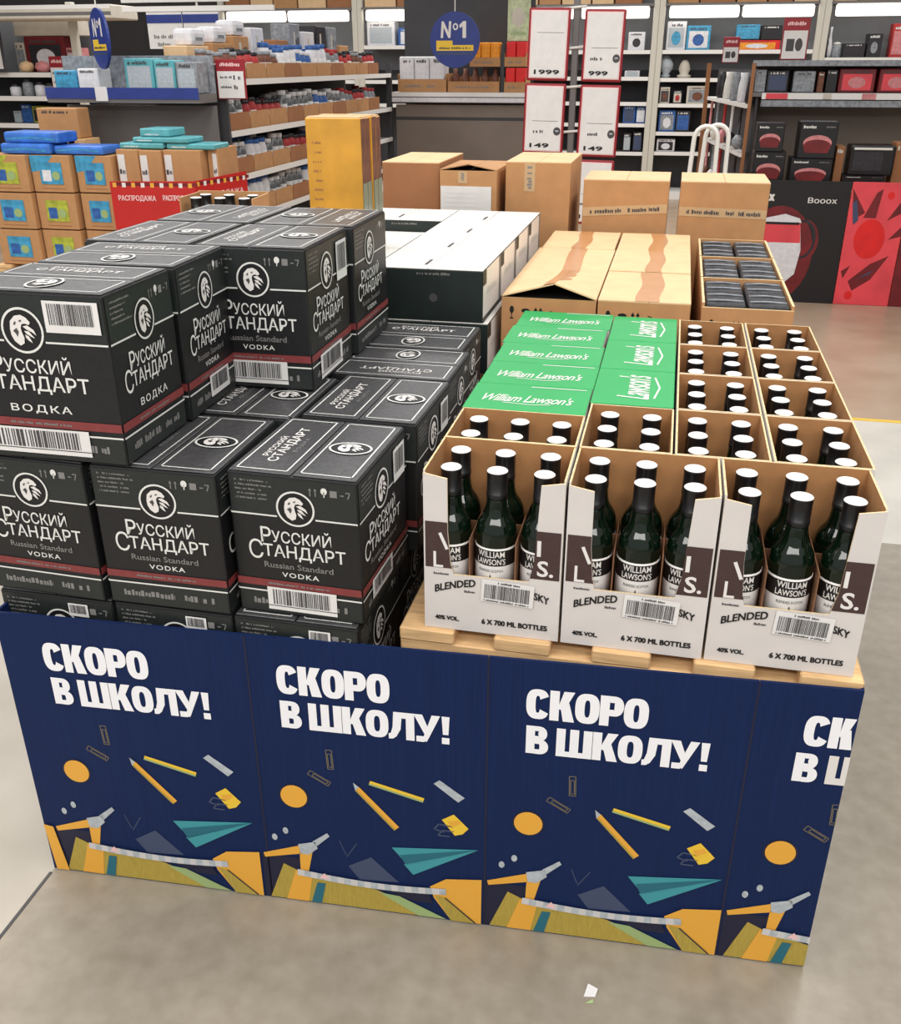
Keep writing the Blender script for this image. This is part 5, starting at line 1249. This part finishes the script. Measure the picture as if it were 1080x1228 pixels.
def redart(m, O, w, h):
    for P in ([(.10,.70),(.02,.95),(.30,.76)], [(.28,.72),(.45,.92),(.55,.95),(.50,.72)], [(.70,.70),(.95,.90),(1,.78)], [(.20,.20),(.55,.35),(.85,.42),(.60,.22),(.30,.12)], [(.05,.28),(.20,.33),(.10,.22)], [(.78,.55),(.98,.66),(1,.58)]):
        m.decal([(w*min(x, .995), h*y) for x, y in P], O, X, Z, K['maroon'], 1)
    m.ell(w*.45, h*.55, w*.27, h*.16, O, X, Z, K['scarlet'], 2); m.rect(w*.27, w*.63, h*.43, h*.66, O, X, Z, K['scarlet'], 3)
    for P in ([(.05,.84),(.12,.86),(.20,.70),(.12,.66)], [(.35,.22),(.62,.30),(.80,.40),(.55,.26)]): m.decal([(w*x, h*y) for x, y in P], O, X, Z, K['slate'], 4)
    m.ell(w*.70, h*.90, w*.06, h*.03, O, X, Z, K['scarlet'], 2); m.ell(w*.25, h*.08, w*.07, h*.035, O, X, Z, K['scarlet'], 2)
dp('kettle_panel', .90, 1.612, 'bk', kettle); dp('red_panel', 1.614, 2.00, 'coral', redart)
m = MB(); m.bbox(2.002, 2.70, DY, DY+.012, FZ+.001, zb, K['maroon'], .002, 1); m.rect(.10, .5, .2, .25, Vector((2.002, DY, FZ)), X, Z, K['pinkgoods'], 1); m.build('maroon_panel', r)
m = MB(); m.box(.90, .912, DY+.013, DY+.72, FZ+.001, zb, K['bk']); m.build('side_panel', r)
tag(r, 'low display bin with a black kettle panel and a coral red leaf panel', 'display bin')
for i in range(5): pallet('wooden_pallet', 'bare wooden pallet inside the kettle display bin', .93, DY+.03, FZ+i*.1645, 1.70, .66, .163, False, 'pallets inside the kettle bin')
AB = [('black grill box at the lower left on the kettle bin', .895, 1.154, .139, .360, 0), ('black grill box lower middle on the kettle bin', 1.195, 1.487, .139, .318, 0), ('black grill box upper left on the kettle bin', .899, 1.122, .361, .555, 1), ('black grill box upper middle on the kettle bin', 1.229, 1.489, .320, .568, 1), ('low black box under the small oven on the kettle bin', 1.576, 1.862, .139, .205, 0)]
for k, (l, xa, xb, za, zz, up_) in enumerate(AB):
    o = empty('grill_box', (max(xa, .93), DY+.22, za)); w, h = xb-max(xa, .93), zz-za
    m = MB(); m.bbox(0, w, 0, .24, 0, h-.001, K['bk'], .004, 1); O = Vector((0, 0, 0))
    m.text('Booox', w*.08, w*.42, h*.82, h*.90, O, X, Z, K['vline'], 1, fat=.001) if False else m.scribble(w*.08, w*.42, h*.82, h*.90, O, X, Z, K['vline'], 1, random.Random(2)); m.scribble(w*.68, w*.92, h*.84, h*.88, O, X, Z, K['vdim'], 1, random.Random(3))
    if h > .1:
        n = 14; P = [(w*.5+w*.38*math.cos(PI*i/n), h*.42+h*.22*math.sin(PI*i/n)) for i in range(n+1)]; Q = [(w*.5+w*.36*math.cos(PI*i/n), h*.36+h*.16*math.sin(PI*i/n)) for i in range(n+1)]
        for i in range(n): m.decal([P[i], P[i+1], Q[i+1], Q[i]], O, X, Z, K['pinkgoods'], 2)
        m.decal([(w*.12, h*.36)]+Q[::-1]+[(w*.88, h*.36), (w*.8, h*.15), (w*.2, h*.15)], O, X, Z, K['maroon'], 1)
    m.build('box_body', o)
    m = MB(); m.bbox(.002, w-.002, .002, .238, h-.001, h, K['darkgoods'], .0004, 1); m.build('top_flap', o)
    tag(o, l, 'box')
o = empty('small_oven', (1.601, DY+.24, .206))
m = MB(); m.bbox(0, .307, 0, .22, 0, .205, K['bk'], .012, 2); m.build('oven_body', o)
m = MB(); m.bbox(.02, .23, -.006, -.0005, .03, .165, K['darkgoods'], .002, 1); m.build('oven_door', o)
m = MB(); m.bbox(.02, .28, -.012, -.0005, .176, .192, K['whitemetal'], .003, 1); m.build('door_handle', o)
tag(o, 'small black oven with a pale handle bar on the kettle bin', 'oven')
for k, (xa, xb, zz) in enumerate(((1.512, 1.570, .40), (1.915, 2.02, .43))):
    pbox('brown_carton', ['narrow brown carton left of the small black oven', 'narrow brown carton right of the small black oven'][k], 'carton', xa, xb, DY+.3, .2, .139, zz, 'kraft_dark', None, None)

m = MB(); m.add([(0, 0, 0), (.022, .004, 0), (.026, .020, .004), (.006, .026, .006), (0, 0, .001), (.022, .004, .001), (.026, .020, .005), (.006, .026, .007)], [(0,3,2,1), (4,5,6,7), (0,1,5,4), (1,2,6,5), (2,3,7,6), (3,0,4,7)], K['paper'])
m.add([(.004, -.014, 0), (.020, -.010, 0), (.018, -.004, .003), (.004, -.014, .001), (.020, -.010, .001), (.018, -.004, .004)], [(0,2,1), (3,4,5), (0,1,4,3), (1,2,5,4), (2,0,3,5)], K['palegreen'])
tag(m.build('paper_scrap', None, (.355, -.185, FZ+.0005)), 'tiny pale green and white paper scrap on the floor before the skirt', 'scrap')
